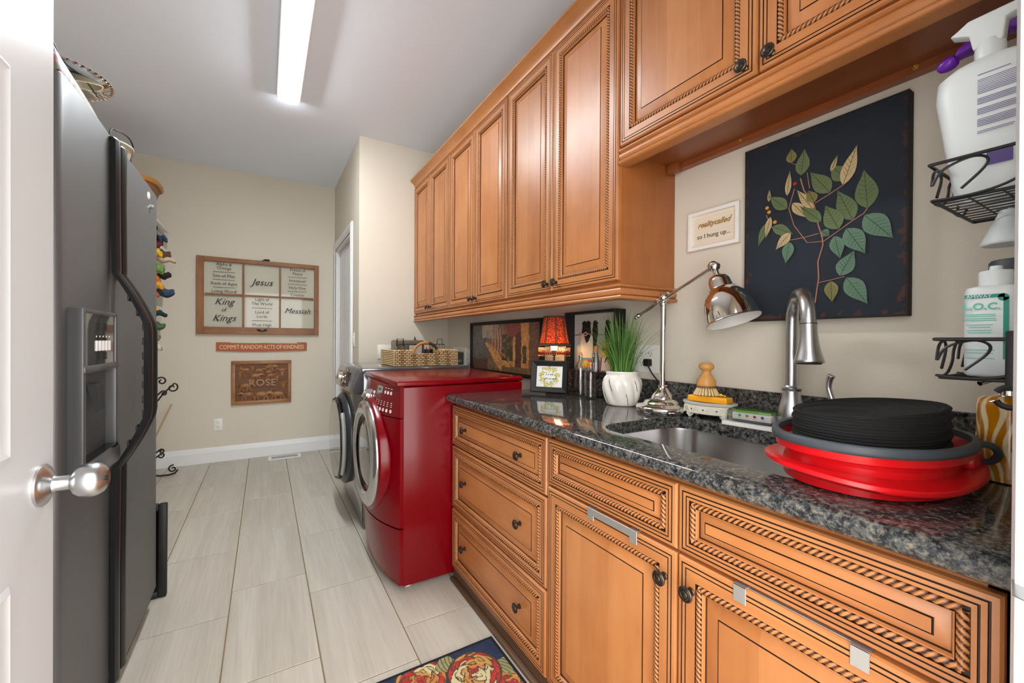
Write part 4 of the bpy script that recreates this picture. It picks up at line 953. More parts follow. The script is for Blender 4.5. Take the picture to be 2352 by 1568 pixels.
# ---------------------------------------------------------------- small lamp with red fringed shade
m = mat('shade_red', '#a8331a', .9); t_, bb = nt(m)
vv = coords(t_); n_ = noise(t_, vv, 160, 3); cc = ramp(t_, n_, [(.38, '#7d1d10'), (.52, '#b23a1c'), (.66, '#d8763a')]); t_.links.new(cc, bb.inputs['Base Color'])
tl_ = node(t_, 'ShaderNodeBsdfTranslucent'); t_.links.new(cc, tl_.inputs[0]); mx = node(t_, 'ShaderNodeMixShader', i_0=.13)
t_.links.new(bb.outputs[0], mx.inputs[1]); t_.links.new(tl_.outputs[0], mx.inputs[2]); t_.links.new(mx.outputs[0], t_.nodes['Material Output'].inputs[0])
mat('braid', '#5a4030', .9); mat('bead_amber', '#8a2f1a', .15, trans=.4); mat('bead_clear', '#e9c9a0', .1, trans=.6); mat('bulb', '#fff2dd', .4, emit=(1, .62, .28, 1), es=50)
lx, ly = 1.285, 1.672
tl = thing('table_lamp', 'small lit table lamp with a red fabric shade and bead fringe', 'lamp', (lx, ly, Z0))
MB().lathe([(0, 0), (.045, 0), (.045, .006), (.03, .012), (.010, .02), (.007, .05), (.009, .075), (.03, .097), (.040, .103), (.041, .106), (.0, .106)], 28, 0, T(lx, ly, Z0)).build('base', 'bronze', tl)
MB().lathe([(.006, .105), (.006, .18), (.011, .185), (.011, .212), (0, .212)], 14, 0, T(lx, ly, Z0)).build('stem', 'bronze', tl)
MB().lathe([(0, .205), (.012, .21), (.018, .23), (.017, .25), (.008, .265), (0, .267)], 18, 0, T(lx, ly, Z0)).build('bulb', 'bulb', tl)
def shr(z): u = (z-.233)/.147; return .079-.024*u**.8 if u > 0 else .079
zz_ = [.233+.147*k/10 for k in range(11)]; shp = [(.079-.027*(k/10)**.7, zz_[k]) for k in range(11)]
sh = MB().lathe(shp, 48, 0, T(lx, ly, Z0), caps=False).build('shade', 'shade_red', tl, angle=60)
b = MB()
for zt, rt in ((.235, .0800), (.241, .0795), (.3785, .0525)): b.tube([(lx+rt*math.cos(a), ly+rt*math.sin(a), Z0+zt) for a in [2*PI*k/40 for k in range(40)]], .0048, 6, closed=True)
for q in range(8):
    a = 2*PI*(q+.35)/8
    for da in (-.07, .07): b.tube([(lx+(r_+.001)*math.cos(a+da*.8), ly+(r_+.001)*math.sin(a+da*.8), Z0+z_) for r_, z_ in shp], .0022, 5)
b.build('braid_trim', 'braid', sh)
b = MB(); b2 = MB()
for k in range(44):
    a = 2*PI*k/44; cx_, cy_ = lx+.079*math.cos(a), ly+.079*math.sin(a)
    b.lathe([(0, -.012), (.003, -.008), (.0034, 0), (.0022, .004), (0, .005)], 6, 0, T(cx_, cy_, Z0+.219)); b.lathe([(0, -.004), (.002, 0), (0, .004)], 6, 0, T(cx_, cy_, Z0+.203))
    b2.lathe([(0, -.010), (.0038, -.006), (.0042, 0), (.002, .007), (0, .009)], 6, 0, T(cx_, cy_, Z0+.196)); b.lathe([(0, -.003), (.0018, 0), (0, .003)], 6, 0, T(cx_, cy_, Z0+.182))
tag(b.build('clear_bead_fringe', 'bead_clear', sh), kind='stuff'); tag(b2.build('amber_bead_fringe', 'bead_amber', sh), kind='stuff')
# ---------------------------------------------------------------- black photo frame with a lemon wreath print
pf = thing('photo_frame', 'black standing photo frame with a lemon wreath print', 'photo frame', (1.2, 1.61, Z0))
fa = Vector((1.148, 1.683, 0)); fb = Vector((1.262, 1.537, 0)); ux = (fb-fa); fw_ = ux.length; ux.normalize(); nrm_ = ux.cross(Vector((0, 0, 1))).normalized()
tilt = .16; up_ = (Vector((0, 0, 1))*math.cos(tilt)-nrm_*math.sin(tilt)).normalized(); nr = ux.cross(up_).normalized(); fh = .158
PFM = frame((fa.x, fa.y, Z0+.0035), ux, up_, nr)
prf = [(0, -.004), (0, .010), (.004, .014), (.010, .012), (.020, .007), (.026, .006), (.028, .001)]
for nm, pts in (('frame_side', ((0, 0), (fw_, 0))), ('frame_side', ((fw_, 0), (fw_, fh))), ('frame_side', ((fw_, fh), (0, fh))), ('frame_side', ((0, fh), (0, 0)))):
    (xa, ya_), (xb_, yb__) = pts; d_ = Vector((xb_-xa, yb__-ya_, 0)).normalized(); inn = Vector((-d_.y, d_.x, 0)); vs = []
    for (px_, py_), sg_ in (((xa, ya_), 1), ((xb_, yb__), -1)):
        for o_, h_ in prf: p_ = Vector((px_, py_, h_))+inn*o_+d_*o_*sg_; vs.append(p_)
    n_ = len(prf); MB().add(vs, [(k, k+1, n_+k+1, n_+k) for k in range(n_-1)], 0, PFM).build(nm, 'black_gloss' if 0 else 'black_matte', pf)
MB().box(.002, fw_-.002, .002, fh-.002, -.006, -.001, M=PFM).build('backing', 'black_matte', pf)
MB().box(-.02, .02, 0, .11, -.003, 0, M=PFM @ T(fw_/2, .012, -.008) @ RX(-.42)).build('easel_leg', 'black_matte', pf)
def wreath(u, v):
    x, y = (u-.5)*1.25, (v-.5); d = math.hypot(x, y); a = math.atan2(y, x); w = abs(d-.36); n_ = fbm(u*26, v*22, 3)
    c_ = S('#f1efe9')
    if w < .12+.05*math.sin(a*9) and n_ > .42: c_ = lerp(S('#7d9a5c'), S('#b9c58f'), n_)
    for k in range(8):
        q = 2*PI*k/8+.3; e = math.hypot(x-.37*math.cos(q), (y-.37*math.sin(q)))
        if e < .075: c_ = lerp(S('#d6b52c'), S('#efd764'), 1-e/.075)
    return c_
print_grid('wreath_print', PFM @ Vector((.026, .026, .0012)), PFM.to_3x3() @ Vector((fw_-.052, 0, 0)), PFM.to_3x3() @ Vector((0, fh-.052, 0)), 64, 52, wreath, pf, .3)
for s_, dz in (('It is well', .011), ('with my soul', -.010)): text('lettering', s_, .0145, PFM @ T(fw_/2, fh/2+dz, .0016), pf, 'print_black', shear=.4, xs=.8)
# ---------------------------------------------------------------- glass bottles
def bottle(label, x, y, prof, ribs=0):
    o = thing('glass_bottle', label, 'bottle', (x, y, Z0), )
    p2 = []
    for r_, z_ in prof: p2.append((r_, z_))
    inner_ = [(max(r_-.0022, .0005), z_+(.003 if z_ < .004 else 0)) for r_, z_ in prof[::-1]]
    MB().lathe(p2+inner_, 28, 0, T(x, y, Z0), caps=False, fn=(lambda a, z: 1)).build('bottle_glass', 'glass', o, angle=50)
    return o
pr1 = [(.0, 0), (.024, 0), (.026, .003)]+[(.0262+(.0009 if k % 2 else -.0006), .006+k*.0043) for k in range(28)]+[(.024, .134), (.018, .150), (.011, .163), (.0095, .17), (.0095, .182), (.0115, .184), (.0115, .190), (.010, .193)]
o1 = bottle('tall ribbed clear glass bottle beside the photo frame', 1.303, 1.490, pr1)
MB().lathe([(0, .188), (.0075, .188), (.0085, .193), (.0085, .199), (.004, .204), (0, .204)], 16, 0, T(1.303, 1.490, Z0)).build('stopper', 'ribbon', o1)
pr2 = [(.0, 0), (.025, 0), (.0275, .004), (.0275, .1), (.0265, .112), (.020, .126), (.0165, .136), (.016, .150), (.018, .152), (.018, .158), (.0155, .161)]
o2 = bottle('short wide-neck clear glass bottle beside the white plant pot', 1.30, 1.417, pr2)
b = MB()
for k in range(8): b.box(-.004, .004, -.0006, .0006, 0, .0004, M=T(1.30-.0275, 1.417, Z0+.02+k*.011) @ RZ(.2) @ RY(-PI/2))
b.build('measure_marks', 'glass', o2)
# ---------------------------------------------------------------- grass plant in a fluted pot
gx, gy = 1.265, 1.195
m = mat('pot_white', '#e6e2da', .14, coat=.5); mat('pot_line', '#3b312b', .6); mat('pebble', '#3a3a38', .6)
gp = thing('potted_grass', 'tall green grass plant in a white fluted ceramic pot', 'plant', (gx, gy, Z0))
prp = [(.0, 0), (.055, 0), (.060, .004), (.068, .03), (.0745, .06), (.0765, .085), (.074, .103), (.066, .116), (.0625, .121), (.0625, .126), (.065, .131), (.064, .136), (.060, .137), (.057, .133), (.056, .118)]
def flute(a, z):
    k = max(0, 1-abs((z-.062)/.056)**3) if z < .118 else 0
    return 1+.13*k*(abs(math.sin(4.5*a+z*19))**.7-.62)
MB().lathe(prp[:1]+[(prp[i][0]*(1-t_)+prp[i+1][0]*t_, prp[i][1]*(1-t_)+prp[i+1][1]*t_) for i in range(1, len(prp)-1) for t_ in ((0, .33, .66) if i < 6 else (0,))]+prp[-1:], 90, 0, T(gx, gy, Z0), caps=False, fn=flute).build('pot', 'pot_white', gp, angle=60)
for q in range(9):
    a0 = q*2*PI/9+.15; z_a, z_b = ((.060, .104) if q % 2 else (.006, .050))
    pts = []
    for k in range(9):
        z = z_a+(z_b-z_a)*k/8; a = a0-z*19/4.5
        i = max(i_ for i_ in range(len(prp)) if prp[i_][1] <= z and i_ < 7); r0, z0_ = prp[i]; r1, z1_ = prp[i+1]; rr = r0+(r1-r0)*(z-z0_)/max(1e-6, z1_-z0_)
        rr *= flute(a, z); pts.append((gx+(rr+.0002)*math.cos(a), gy+(rr+.0002)*math.sin(a), Z0+z))
    MB().tube(pts, .0011, 5).build('painted_line', 'pot_line', gp)
b = MB(); rng = random.Random(3)
for k in range(90):
    a, r_ = rng.random()*2*PI, .054*math.sqrt(rng.random()); s_ = .005+.003*rng.random(); b.lathe([(0, -s_*.6), (s_, 0), (0, s_*.6)], 6, 0, T(gx+r_*math.cos(a), gy+r_*math.sin(a), Z0+.124+.004*rng.random()))
tag(b.build('pebbles', 'pebble', gp), kind='stuff'); MB().lathe([(0, .118), (.056, .118)], 24, 0, T(gx, gy, Z0), caps=False).build('soil', 'pebble', gp)
mat('grass_a', '#4c7a2c', .5); mat('grass_b', '#6f9a45', .5); mat('grass_c', '#3a5a26', .5); b = MB()
for k in range(330):
    a = rng.random()*2*PI; r0 = .042*math.sqrt(rng.random()); lean = (.10+1.05*rng.random()**1.3)*(.30+r0/.042*.85); Lg = .145+.125*rng.random()
    if k < 12: lean *= 1.5; Lg = .27
    w_ = .0012+.0012*rng.random(); d_ = Vector((math.cos(a), math.sin(a), 0)); sd_ = Vector((-d_.y, d_.x, 0)); p_ = Vector((gx, gy, Z0+.12))+d_*r0; vs = []; n_ = 6; th = lean*.25; tw = rng.random()*PI
    s2 = sd_*math.cos(tw)+d_*math.sin(tw)*.6
    for i in range(n_+1):
        ww = w_*(1-(i/n_)**2*.85); vs += [p_-s2*ww, p_+s2*ww]; p_ = p_+(d_*math.sin(th)+Vector((0, 0, 1))*math.cos(th))*(Lg/n_); th += lean*.22
        if p_.x > 1.37: p_.x = 1.37-.004*rng.random()
    b.add(vs, [(2*i, 2*i+1, 2*i+3, 2*i+2) for i in range(n_)], rng.choice((0, 0, 1, 2)))
tag(b.build('grass_blades', ['grass_a', 'grass_b', 'grass_c'], gp, angle=80, fix=False), kind='stuff')
# black plug and cord at the outlet
pc = thing('power_plug', 'black plug and cord running from the outlet to the chrome lamp', 'plug', (XR-.02, 1.165, 1.07))
MB().box(XR-.032, XR-.008, 1.150, 1.178, 1.055, 1.085, bev=.004).build('plug', 'black_matte', pc)
MB().tube([(XR-.030, 1.155, 1.062), (XR-.035, 1.13, 1.03), (XR-.036, 1.06, .96), (XR-.036, 1.02, .925), (XR-.034, .985, .908), (XR-.045, .96, .905), (XR-.06, .975, .905)], .0028, 6).build('cord', 'black_matte', pc)
# ---------------------------------------------------------------- chrome task lamp
lx, ly = 1.275, 1.005
ck = thing('task_lamp', 'chrome adjustable task lamp with a bell shade beside the sink', 'lamp', (lx, ly, Z0))
MB().lathe([(0, 0), (.090, 0), (.094, .004), (.095, .016), (.092, .022), (.078, .027), (.069, .029), (.065, .033), (.062, .040), (.048, .046), (.041, .048), (.039, .054), (.034, .064), (.023, .075), (.016, .085), (.014, .088), (.0165, .09), (.0165, .094), (.012, .097)], 48, 0, T(lx, ly, Z0)).build('base', 'chrome', ck, angle=45)
MB().lathe([(.0105, .09), (.0105, .388), (.0135, .39), (.0135, .398), (.0095, .402), (.0095, .414)], 24, 0, T(lx, ly, Z0)).build('post', 'chrome', ck)
A0 = Vector((lx, 1.128, 1.254)); A1 = Vector((lx, .822, 1.400)); piv = Vector((lx, ly, 1.320)); ad = (A1-A0).normalized()
arm = MB().tube([A0, A1], .0062, 14).build('arm', 'chrome', ck)
def along(p, prof, d_): 
    z_ = d_.normalized(); x_ = z_.orthogonal().normalized(); return MB().lathe(prof, 20, 0, frame(tuple(p), x_, z_.cross(x_), z_))
along(A0, [(0, -.012), (.006, -.010), (.009, -.002), (.007, .004), (.0095, .007), (.0095, .013), (.007, .016)], ad).build('arm_finial', 'chrome', arm)
for q in (-.030, .020): along(piv+ad*q, [(.007, -.006), (.0105, -.004), (.0105, .004), (.007, .006)], ad).build('arm_collar', 'chrome', arm)
MB().lathe([(0, -.013), (.012, -.013), (.015, -.009), (.015, .009), (.012, .013), (.006, .016), (0, .017)], 20, 0, frame(tuple(piv), (0, 1, 0), (0, 0, 1), (-1, 0, 0))).build('pivot_joint', 'chrome', ck)
MB().lathe([(0, -.012), (.014, -.012), (.017, -.008), (.017, .008), (.014, .012), (.007, .015), (0, .016)], 20, 0, frame(tuple(A1+ad*.012), (0, 1, 0), (0, 0, 1), (-1, 0, 0))).build('head_joint', 'chrome', ck)
hp = A1+ad*.012; hax = Vector((.0, -.36, -1)).normalized(); xx = hax.orthogonal().normalized(); HM = frame(tuple(hp), xx, hax.cross(xx), hax)
mat('shade_white', '#e4e2dd', .4)
MB().lathe([(.006, .012), (.009, .016), (.009, .03), (.012, .034)], 18, 0, HM).build('head_stem', 'chrome', ck)
hs_ = MB().lathe([(.0, .030), (.016, .032), (.028, .040), (.033, .055), (.0345, .078), (.036, .082), (.046, .090), (.060, .108), (.070, .135), (.0755, .165), (.078, .188), (.081, .190), (.0815, .193), (.079, .194)], 56, 0, HM, caps=False).build('shade', 'chrome', ck, angle=50)
MB().lathe([(.0785, .1935), (.0765, .188), (.074, .165), (.068, .135), (.058, .109), (.044, .092), (.0, .085)], 48, 0, HM, caps=False).build('shade_lining', 'shade_white', hs_)
MB().lathe([(0, .09), (.012, .095), (.02, .115), (.024, .135), (.016, .155), (0, .163)], 20, 0, HM).build('bulb', 'shade_white', hs_)
for k in range(6): MB().lathe([(0, 0), (.0028, 0), (.0028, .0015), (0, .0015)], 8, 0, HM @ RZ(k*PI/3+.3) @ T(.0395, 0, .0855) @ RY(.8)).build('vent_hole', 'black_matte', hs_)
# ---------------------------------------------------------------- soap dish, soap, brush
dx, dy = 1.307, .843
mat('dish_white', '#ddd8c8', .6); mat('dish_dark', '#5b5648', .7); mat('dish_rim', '#b4b3ac', .5); mat('soap_orange', '#eba21d', .35); mat('bamboo', '#c8914f', .4); mat('bamboo_dark', '#7b5a35', .5); mat('bristle', '#d8bd8e', .7); mat('flower_yellow', '#e8c512', .5)
sd = thing('soap_dish', 'oval distressed white footed soap dish beside the chrome lamp', 'soap dish', (dx, dy, Z0))
DM = T(dx, dy, Z0) @ RZ(PI/2+.18)
MB().lathe([(.0, .016), (.074, .016), (.078, .018), (.080, .030), (.081, .046), (.0, .046)], 48, 0, DM, sy=.62).build('bowl', 'dish_white', sd)
MB().lathe([(.080, .044), (.086, .047), (.087, .054), (.084, .056), (.078, .051), (.0, .050)], 48, 0, DM, sy=.62, caps=False).build('rim', 'dish_rim', sd)
for k in range(12):
    a = 2*PI*(k+.5)/12; P_ = DM @ Vector((.0805*math.cos(a), .0805*.62*math.sin(a), .018)); nn_ = (DM.to_3x3() @ Vector((math.cos(a)*.62, math.sin(a), 0))).normalized()
    ux_ = Vector((0, 0, 1)).cross(nn_)
    for rr in (.017, .012): MB().tube([P_+ux_*rr*math.cos(q)+Vector((0, 0, 1))*rr*1.3*math.sin(q)+nn_*(.001) for q in [PI*i/10 for i in range(11)]], .0012, 5).build('scallop', 'dish_white', sd)
    P2 = DM @ Vector((.0805*math.cos(a+PI/12), .0805*.62*math.sin(a+PI/12), .031)); MB().lathe([(0, 0), (.003, 0), (.003, .0015), (0, .0015)], 8, 0, frame(tuple(P2), ux_, (0, 0, 1), nn_)).build('pierced_dot', 'dish_dark', sd)
for a in (.65, PI-.65, PI+.65, -.65):
    P_ = DM @ Vector((.068*math.cos(a), .068*.62*math.sin(a), 0)); b = MB(); b.tube([P_+Vector((0, 0, .022)), P_+Vector((0, 0, .010)), P_+Vector((0, 0, .001))], [.010, .0085, .0045], 10)
    for q in (-1, 1): b.tube([P_+Vector((0, q*.006, .012))+Vector((0, q*.005*math.cos(t_), .005*math.sin(t_))) for t_ in [2*PI*i/10 for i in range(10)]], .0022, 5, closed=True)
    b.build('foot', 'dish_white', sd)
SMx = T(dx-.002, dy-.002, Z0+.0535) @ RZ(PI/2+.10)
tag(MB().box(-.066, .066, -.024, .024, 0, .021, bev=.005, seg=3, M=SMx).build('soap_bar', 'soap_orange', None, (dx, dy, Z0+.0535)), 'bright orange rectangular soap bar lying in the footed dish', 'soap')
bx, by, bz = dx, dy+.012, Z0+.075
br = thing('dish_brush', 'round bamboo dish brush standing on the orange soap', 'brush', (bx, by, bz))
MB().lathe([(0, .028), (.029, .028), (.030, .030), (.030, .040), (.029, .052), (.022, .064), (.0145, .074), (.0125, .080), (.017, .087), (.0235, .092), (.0245, .098), (.022, .106), (.014, .111), (0, .112)], 32, 0, T(bx, by, bz)).build('handle', 'bamboo', br, angle=60)
MB().lathe([(0, .0265), (.0305, .0265), (.0305, .0335), (.029, .034)], 32, 0, T(bx, by, bz)).build('bristle_plate', 'bamboo_dark', br)
b = MB()
for k in range(22):
    for ring_, rr in ((0, .026), (1, .016)):
        a = 2*PI*(k+ring_*.5)/22; b.tube([(bx+rr*math.cos(a), by+rr*math.sin(a), bz+.028), (bx+(rr+.012*rr/.026)*math.cos(a), by+(rr+.012*rr/.026)*math.sin(a), bz+.002)], [.0022, .0034], 6)
tag(b.build('bristles', 'bristle', br), kind='stuff')
b = MB()
for k in range(5): a = 2*PI*k/5; b.lathe([(0, -.003), (.005, 0), (0, .003)], 8, 0, T(dx-.002+.005*math.cos(a), dy-.042+.005*math.sin(a), Z0+.081))
b.lathe([(0, 0), (.004, .003), (0, .008)], 8, 0, T(dx-.002, dy-.042, Z0+.080)); b.lathe([(0, -.003), (.0045, 0), (0, .003)], 8, 0, T(dx-.004, dy-.056, Z0+.080))
tag(b.build('duck_charm', 'flower_yellow', None, (dx, dy-.042, Z0+.075)), 'tiny yellow rubber charm lying on the end of the soap bar', 'charm')
# ---------------------------------------------------------------- white slab with a wrapped sponge pack
mat('marble_white', '#dedbd8', .4); mat('wrap_white', '#eceae6', .4); mat('sponge_grey', '#55565a', .9); mat('pad_green', '#7cbf4a', .8)
tr = MB().box(-.076, .076, -.042, .042, 0, .011, bev=.0015, seg=1, M=T(1.292, .690, Z0) @ RZ(PI/2+.10))
tag(tr.build('white_tray', 'marble_white', None, (1.292, .690, Z0)), 'white rectangular drying slab between soap dish and faucet', 'tray')
sp = thing('sponge_pack', 'plastic wrapped sponge pack with coloured icons on a white slab', 'sponge', (1.30, .685, Z0+.0115))
SPM = T(1.302, .692, Z0+.0115) @ RZ(PI/2+.12)
MB().box(-.052, .052, -.028, .028, .0005, .008, bev=.003, M=SPM).build('scrub_pad', 'sponge_grey', sp)
MB().box(-.054, .054, -.029, .029, .008, .030, bev=.003, M=SPM).build('sponge_sleeve', 'wrap_white', sp)
MB().box(-.054, .054, -.029, .029, .030, .036, bev=.003, M=SPM).build('green_pad', 'pad_green', sp)
for h in ('#6cb043', '#d9796a', '#c2405a', '#4a6aa8'): mat('icon_%s' % h[1:], h, .5)
for k, h in enumerate(('#6cb043', '#d9796a', '#c2405a', '#4a6aa8')):
    MB().lathe([(.0022, 0), (.0035, .0003), (.0042, 0)], 16, 0, SPM @ T(.032-k*.021, .0292, .021) @ RX(-PI/2)).build('icon_ring', 'icon_%s' % h[1:], sp)
    MB().lathe([(0, 0), (.0014, .0003), (.0015, 0)], 8, 0, SPM @ T(.032-k*.021, .0292, .021) @ RX(-PI/2)).build('icon_dot', 'icon_%s' % h[1:], sp)
    MB().box(.032-k*.021-.006, .032-k*.021+.006, .0290, .0294, .0125, .0132, M=SPM).build('caption_line', 'icon_4a6aa8', sp)
b = MB(); rg_ = random.Random(5)
L = []
for x_, s_ in ((-.082, .25), (-.070, .75), (-.058, 1.0), (-.02, 1.03), (.02, 1.0), (.058, 1.0), (.068, .8), (.076, .35)):
    L.append([(x_+.003*rg_.random(), y_*s_*(1+.06*rg_.random()), .006+(z_-.006)*s_+.003*rg_.random()*(z_ > .01)) for y_, z_ in ((-.032, .004), (-.033, .02), (-.031, .037), (-.012, .040), (.012, .040), (.031, .037), (.033, .02), (.032, .004))])
b.loft(L, 0, SPM); b.build('plastic_wrap', 'clear_plastic', sp, angle=15)
# ---------------------------------------------------------------- faucet
fx_, fy_ = 1.318, .600
fc = thing('faucet', 'brushed nickel gooseneck pull-down faucet behind the sink', 'faucet', (fx_, fy_, Z0))
MB().lathe([(0, 0), (.033, 0), (.033, .004), (.029, .007), (.031, .02), (.034, .045), (.033, .066), (.027, .088), (.0225, .103), (.0215, .118), (.0235, .120), (.0235, .127), (.020, .130), (.0185, .134)], 36, 0, T(fx_, fy_, Z0)).build('body', 'sat_nickel', fc, angle=45)
ha = math.radians(36.5); hd = Vector((-math.cos(ha), -math.sin(ha), 0)); rch = .160
pts = [Vector((fx_, fy_, Z0+.12)), Vector((fx_, fy_, Z0+.22)), Vector((fx_, fy_, Z0+.29))]
c0 = Vector((fx_, fy_, Z0+.305)); R_ = rch/2
for k in range(1, 13): a = PI*k/12*.985; pts.append(c0+hd*(R_-R_*math.cos(a))+Vector((0, 0, R_*1.06*math.sin(a))))
tp = pts[-1]; pts.append(tp+Vector((0, 0, -.004))+hd*.0005)
MB().tube(pts, [.0165]*16, 20).build('spout', 'sat_nickel', fc, angle=50)
dn = Vector((hd.x*.08, hd.y*.08, -1)).normalized(); xx = dn.orthogonal().normalized()
HM2 = frame(tuple(tp+Vector((0, 0, -.004))), xx, dn.cross(xx), dn)
hd_ = MB().lathe([(.0165, 0), (.018, .001), (.018, .006), (.0185, .025), (.021, .048), (.026, .074), (.031, .092), (.032, .097), (.030, .100), (0, .100)], 36, 0, HM2).build('spray_head', 'sat_nickel', fc, angle=45)
MB().lathe([(0, .0995), (.026, .0995), (.025, .1025), (0, .103)], 28, 0, HM2).build('nozzle_plate', 'black_matte', hd_)
MB().lathe([(.0182, -.0005), (.0186, .0005), (.0182, .0015)], 28, 0, HM2, caps=False).build('seam_ring', 'black_matte', hd_)
sdv = Vector((-.25, -1, 0)).normalized(); hz = Vector((fx_, fy_, Z0+.050))
lever = MB().tube([hz+sdv*.02, hz+sdv*.06, hz+sdv*.092+Vector((0, 0, -.002))], [.020, .0195, .018], 20).build('valve_housing', 'sat_nickel', fc)
MB().lathe([(.0205, 0), (.0215, .002), (.0205, .004)], 24, 0, frame(tuple(hz+sdv*.040), (0, 0, 1), sdv.cross(Vector((0, 0, 1))) * -1, sdv), caps=False).build('housing_ring', 'nickel', lever)
ep = hz+sdv*.108; lv = spline([ep+Vector((0, 0, -.02)), ep+Vector((0, 0, .02)), ep+sdv*.004+Vector((0, 0, .05)), ep-sdv*.006+Vector((0, 0, .085)), ep-sdv*.004+Vector((0, 0, .110)), ep+sdv*.001+Vector((0, 0, .122))]); b = MB(); b.tube(lv, [.0068+.0022*max(0, (k/(len(lv)-1)-.6)/.4)*(1 if k < len(lv)-1 else .4) for k in range(len(lv))], 14); b.build('lever_handle', 'sat_nickel', fc, angle=60)
b = MB(); b.tube([hz+sdv*.085, ep+sdv*.004+Vector((0, 0, -.006)), ep+sdv*.006+Vector((0, 0, -.03))], [.0175, .0165, .010], 18); b.build('handle_hub', 'sat_nickel', fc, angle=60)
# ---------------------------------------------------------------- collapsible red tub with black knit band
mat('tub_red', '#c20f16', .28); mat('tub_grey', '#3c4248', .5); mat('knit_black', '#0d0d0e', .9); mat('cream_wax', '#d9c9a0', .4)
tx, ty = 1.02, .330
tb = thing('wash_tub', 'red collapsible oval wash tub with a dark grey rim', 'tub', (tx, ty, Z0))
def oval(hx, hy, z, n=64, p=2.25, wob=None):
    out = []
    for k in range(n):
        a = 2*PI*k/n; c_, s_ = math.cos(a), math.sin(a); ex = 2/p; x_ = hx*math.copysign(abs(c_)**ex, c_); y_ = hy*math.copysign(abs(s_)**ex, s_); zz = z+(wob(a) if wob else 0); out.append((tx+x_, ty+y_, zz))
    return out
MB().loft([oval(.168, .114, Z0), oval(.174, .119, Z0+.003), oval(.176, .121, Z0+.034)], 0, None, True, False).build('base_wall', 'tub_red', tb, angle=50)
wv = lambda a: .004*math.cos(2*a+.5)+.007*math.sin(a)*(-math.cos(a))
MB().loft([oval(.172, .120, Z0+.024, wob=wv), oval(.206, .142, Z0+.023, wob=wv), oval(.214, .148, Z0+.029, wob=wv), oval(.213, .147, Z0+.036, wob=wv), oval(.204, .139, Z0+.038, wob=wv), oval(.165, .117, Z0+.036)], 0, None, False, False).build('handle_flange', 'tub_red', tb, angle=60)
MB().loft([oval(.165, .117, Z0+.034), oval(.167, .119, Z0+.054), oval(.186, .132, Z0+.060), oval(.190, .134, Z0+.078), oval(.180, .128, Z0+.078), oval(.165, .118, Z0+.045), oval(.160, .112, Z0+.010), oval(.05, .03, Z0+.010)], 0, None, False, True).build('folding_wall', 'tub_red', tb, angle=50)
MB().loft([oval(.186, .131, Z0+.073), oval(.193, .137, Z0+.074), oval(.195, .139, Z0+.079), oval(.194, .138, Z0+.088), oval(.190, .134, Z0+.091), oval(.182, .128, Z0+.089), oval(.180, .126, Z0+.079)], 0, None, False, False).build('rim', 'tub_grey', tb, angle=60)
b = MB(); b.tube(spline([(tx+.05, ty-.130, Z0+.084), (tx+.075, ty-.142, Z0+.080), (tx+.10, ty-.146, Z0+.064), (tx+.115, ty-.138, Z0+.048), (tx+.12, ty-.126, Z0+.042)]), .006, 8); b.build('carry_handle', 'tub_grey', tb)
MB().box(tx+.05, tx+.11, ty-.128, ty-.108, Z0+.036, Z0+.064, bev=.005).build('hinge_block', 'tub_red', tb)
m = MATS['knit_black']; t_, bb = nt(m); wv_ = node(t_, 'ShaderNodeTexWave', bands_direction='Z'); wv_.inputs['Scale'].default_value = 60; wv_.inputs['Distortion'].default_value = 1.5; t_.links.new(coords(t_), wv_.inputs['Vector']); bump(t_, bb, wv_.outputs['Fac'], .8, .003)
# folded knit garment standing in the tub
kn_ = thing('knit_cap', 'black ribbed knit band folded inside the red tub', 'knitwear', (tx, ty, Z0+.012))
def band(o_, z, tl=0):
    out = []
    for k in range(48):
        a = 2*PI*k/48; c_, s_ = math.cos(a), math.sin(a); out.append((tx-.004+(.155+o_)*math.copysign(abs(c_)**.95, c_), ty+(.106+o_)*math.copysign(abs(s_)**.9, s_), z-tl*(.007*s_-.004*c_)+tl*.006))
    return out
L = []
for k in range(15):
    z = Z0+.014+.108*k/14; L.append(band(.0022 if k % 2 else -.0016, z, k/14))
L += [band(.0005, Z0+.127, 1), band(-.003, Z0+.130, 1), band(-.007, Z0+.127, 1), band(-.020, Z0+.122, 1), band(-.06, Z0+.118, 1), band(-.095, Z0+.116, 1)]
MB().loft(L, 0, None, False, True).build('knit_band', 'knit_black', kn_, angle=60)
mat('stripe_red', '#8f1420', .7)
pk = MB(); 
for k in range(7): pk.box(-.03+k*.009, -.021+k*.009, -.006, .006, 0, .05, m=k % 2, M=T(tx-.02, ty+.113, Z0+.015) @ RX(-.12))
tag(pk.build('striped_pouch', ['stripe_red', 'wrap_white'], None, (tx-.02, ty+.113, Z0+.015)), 'red and white striped cloth tucked at the end of the tub', 'cloth')
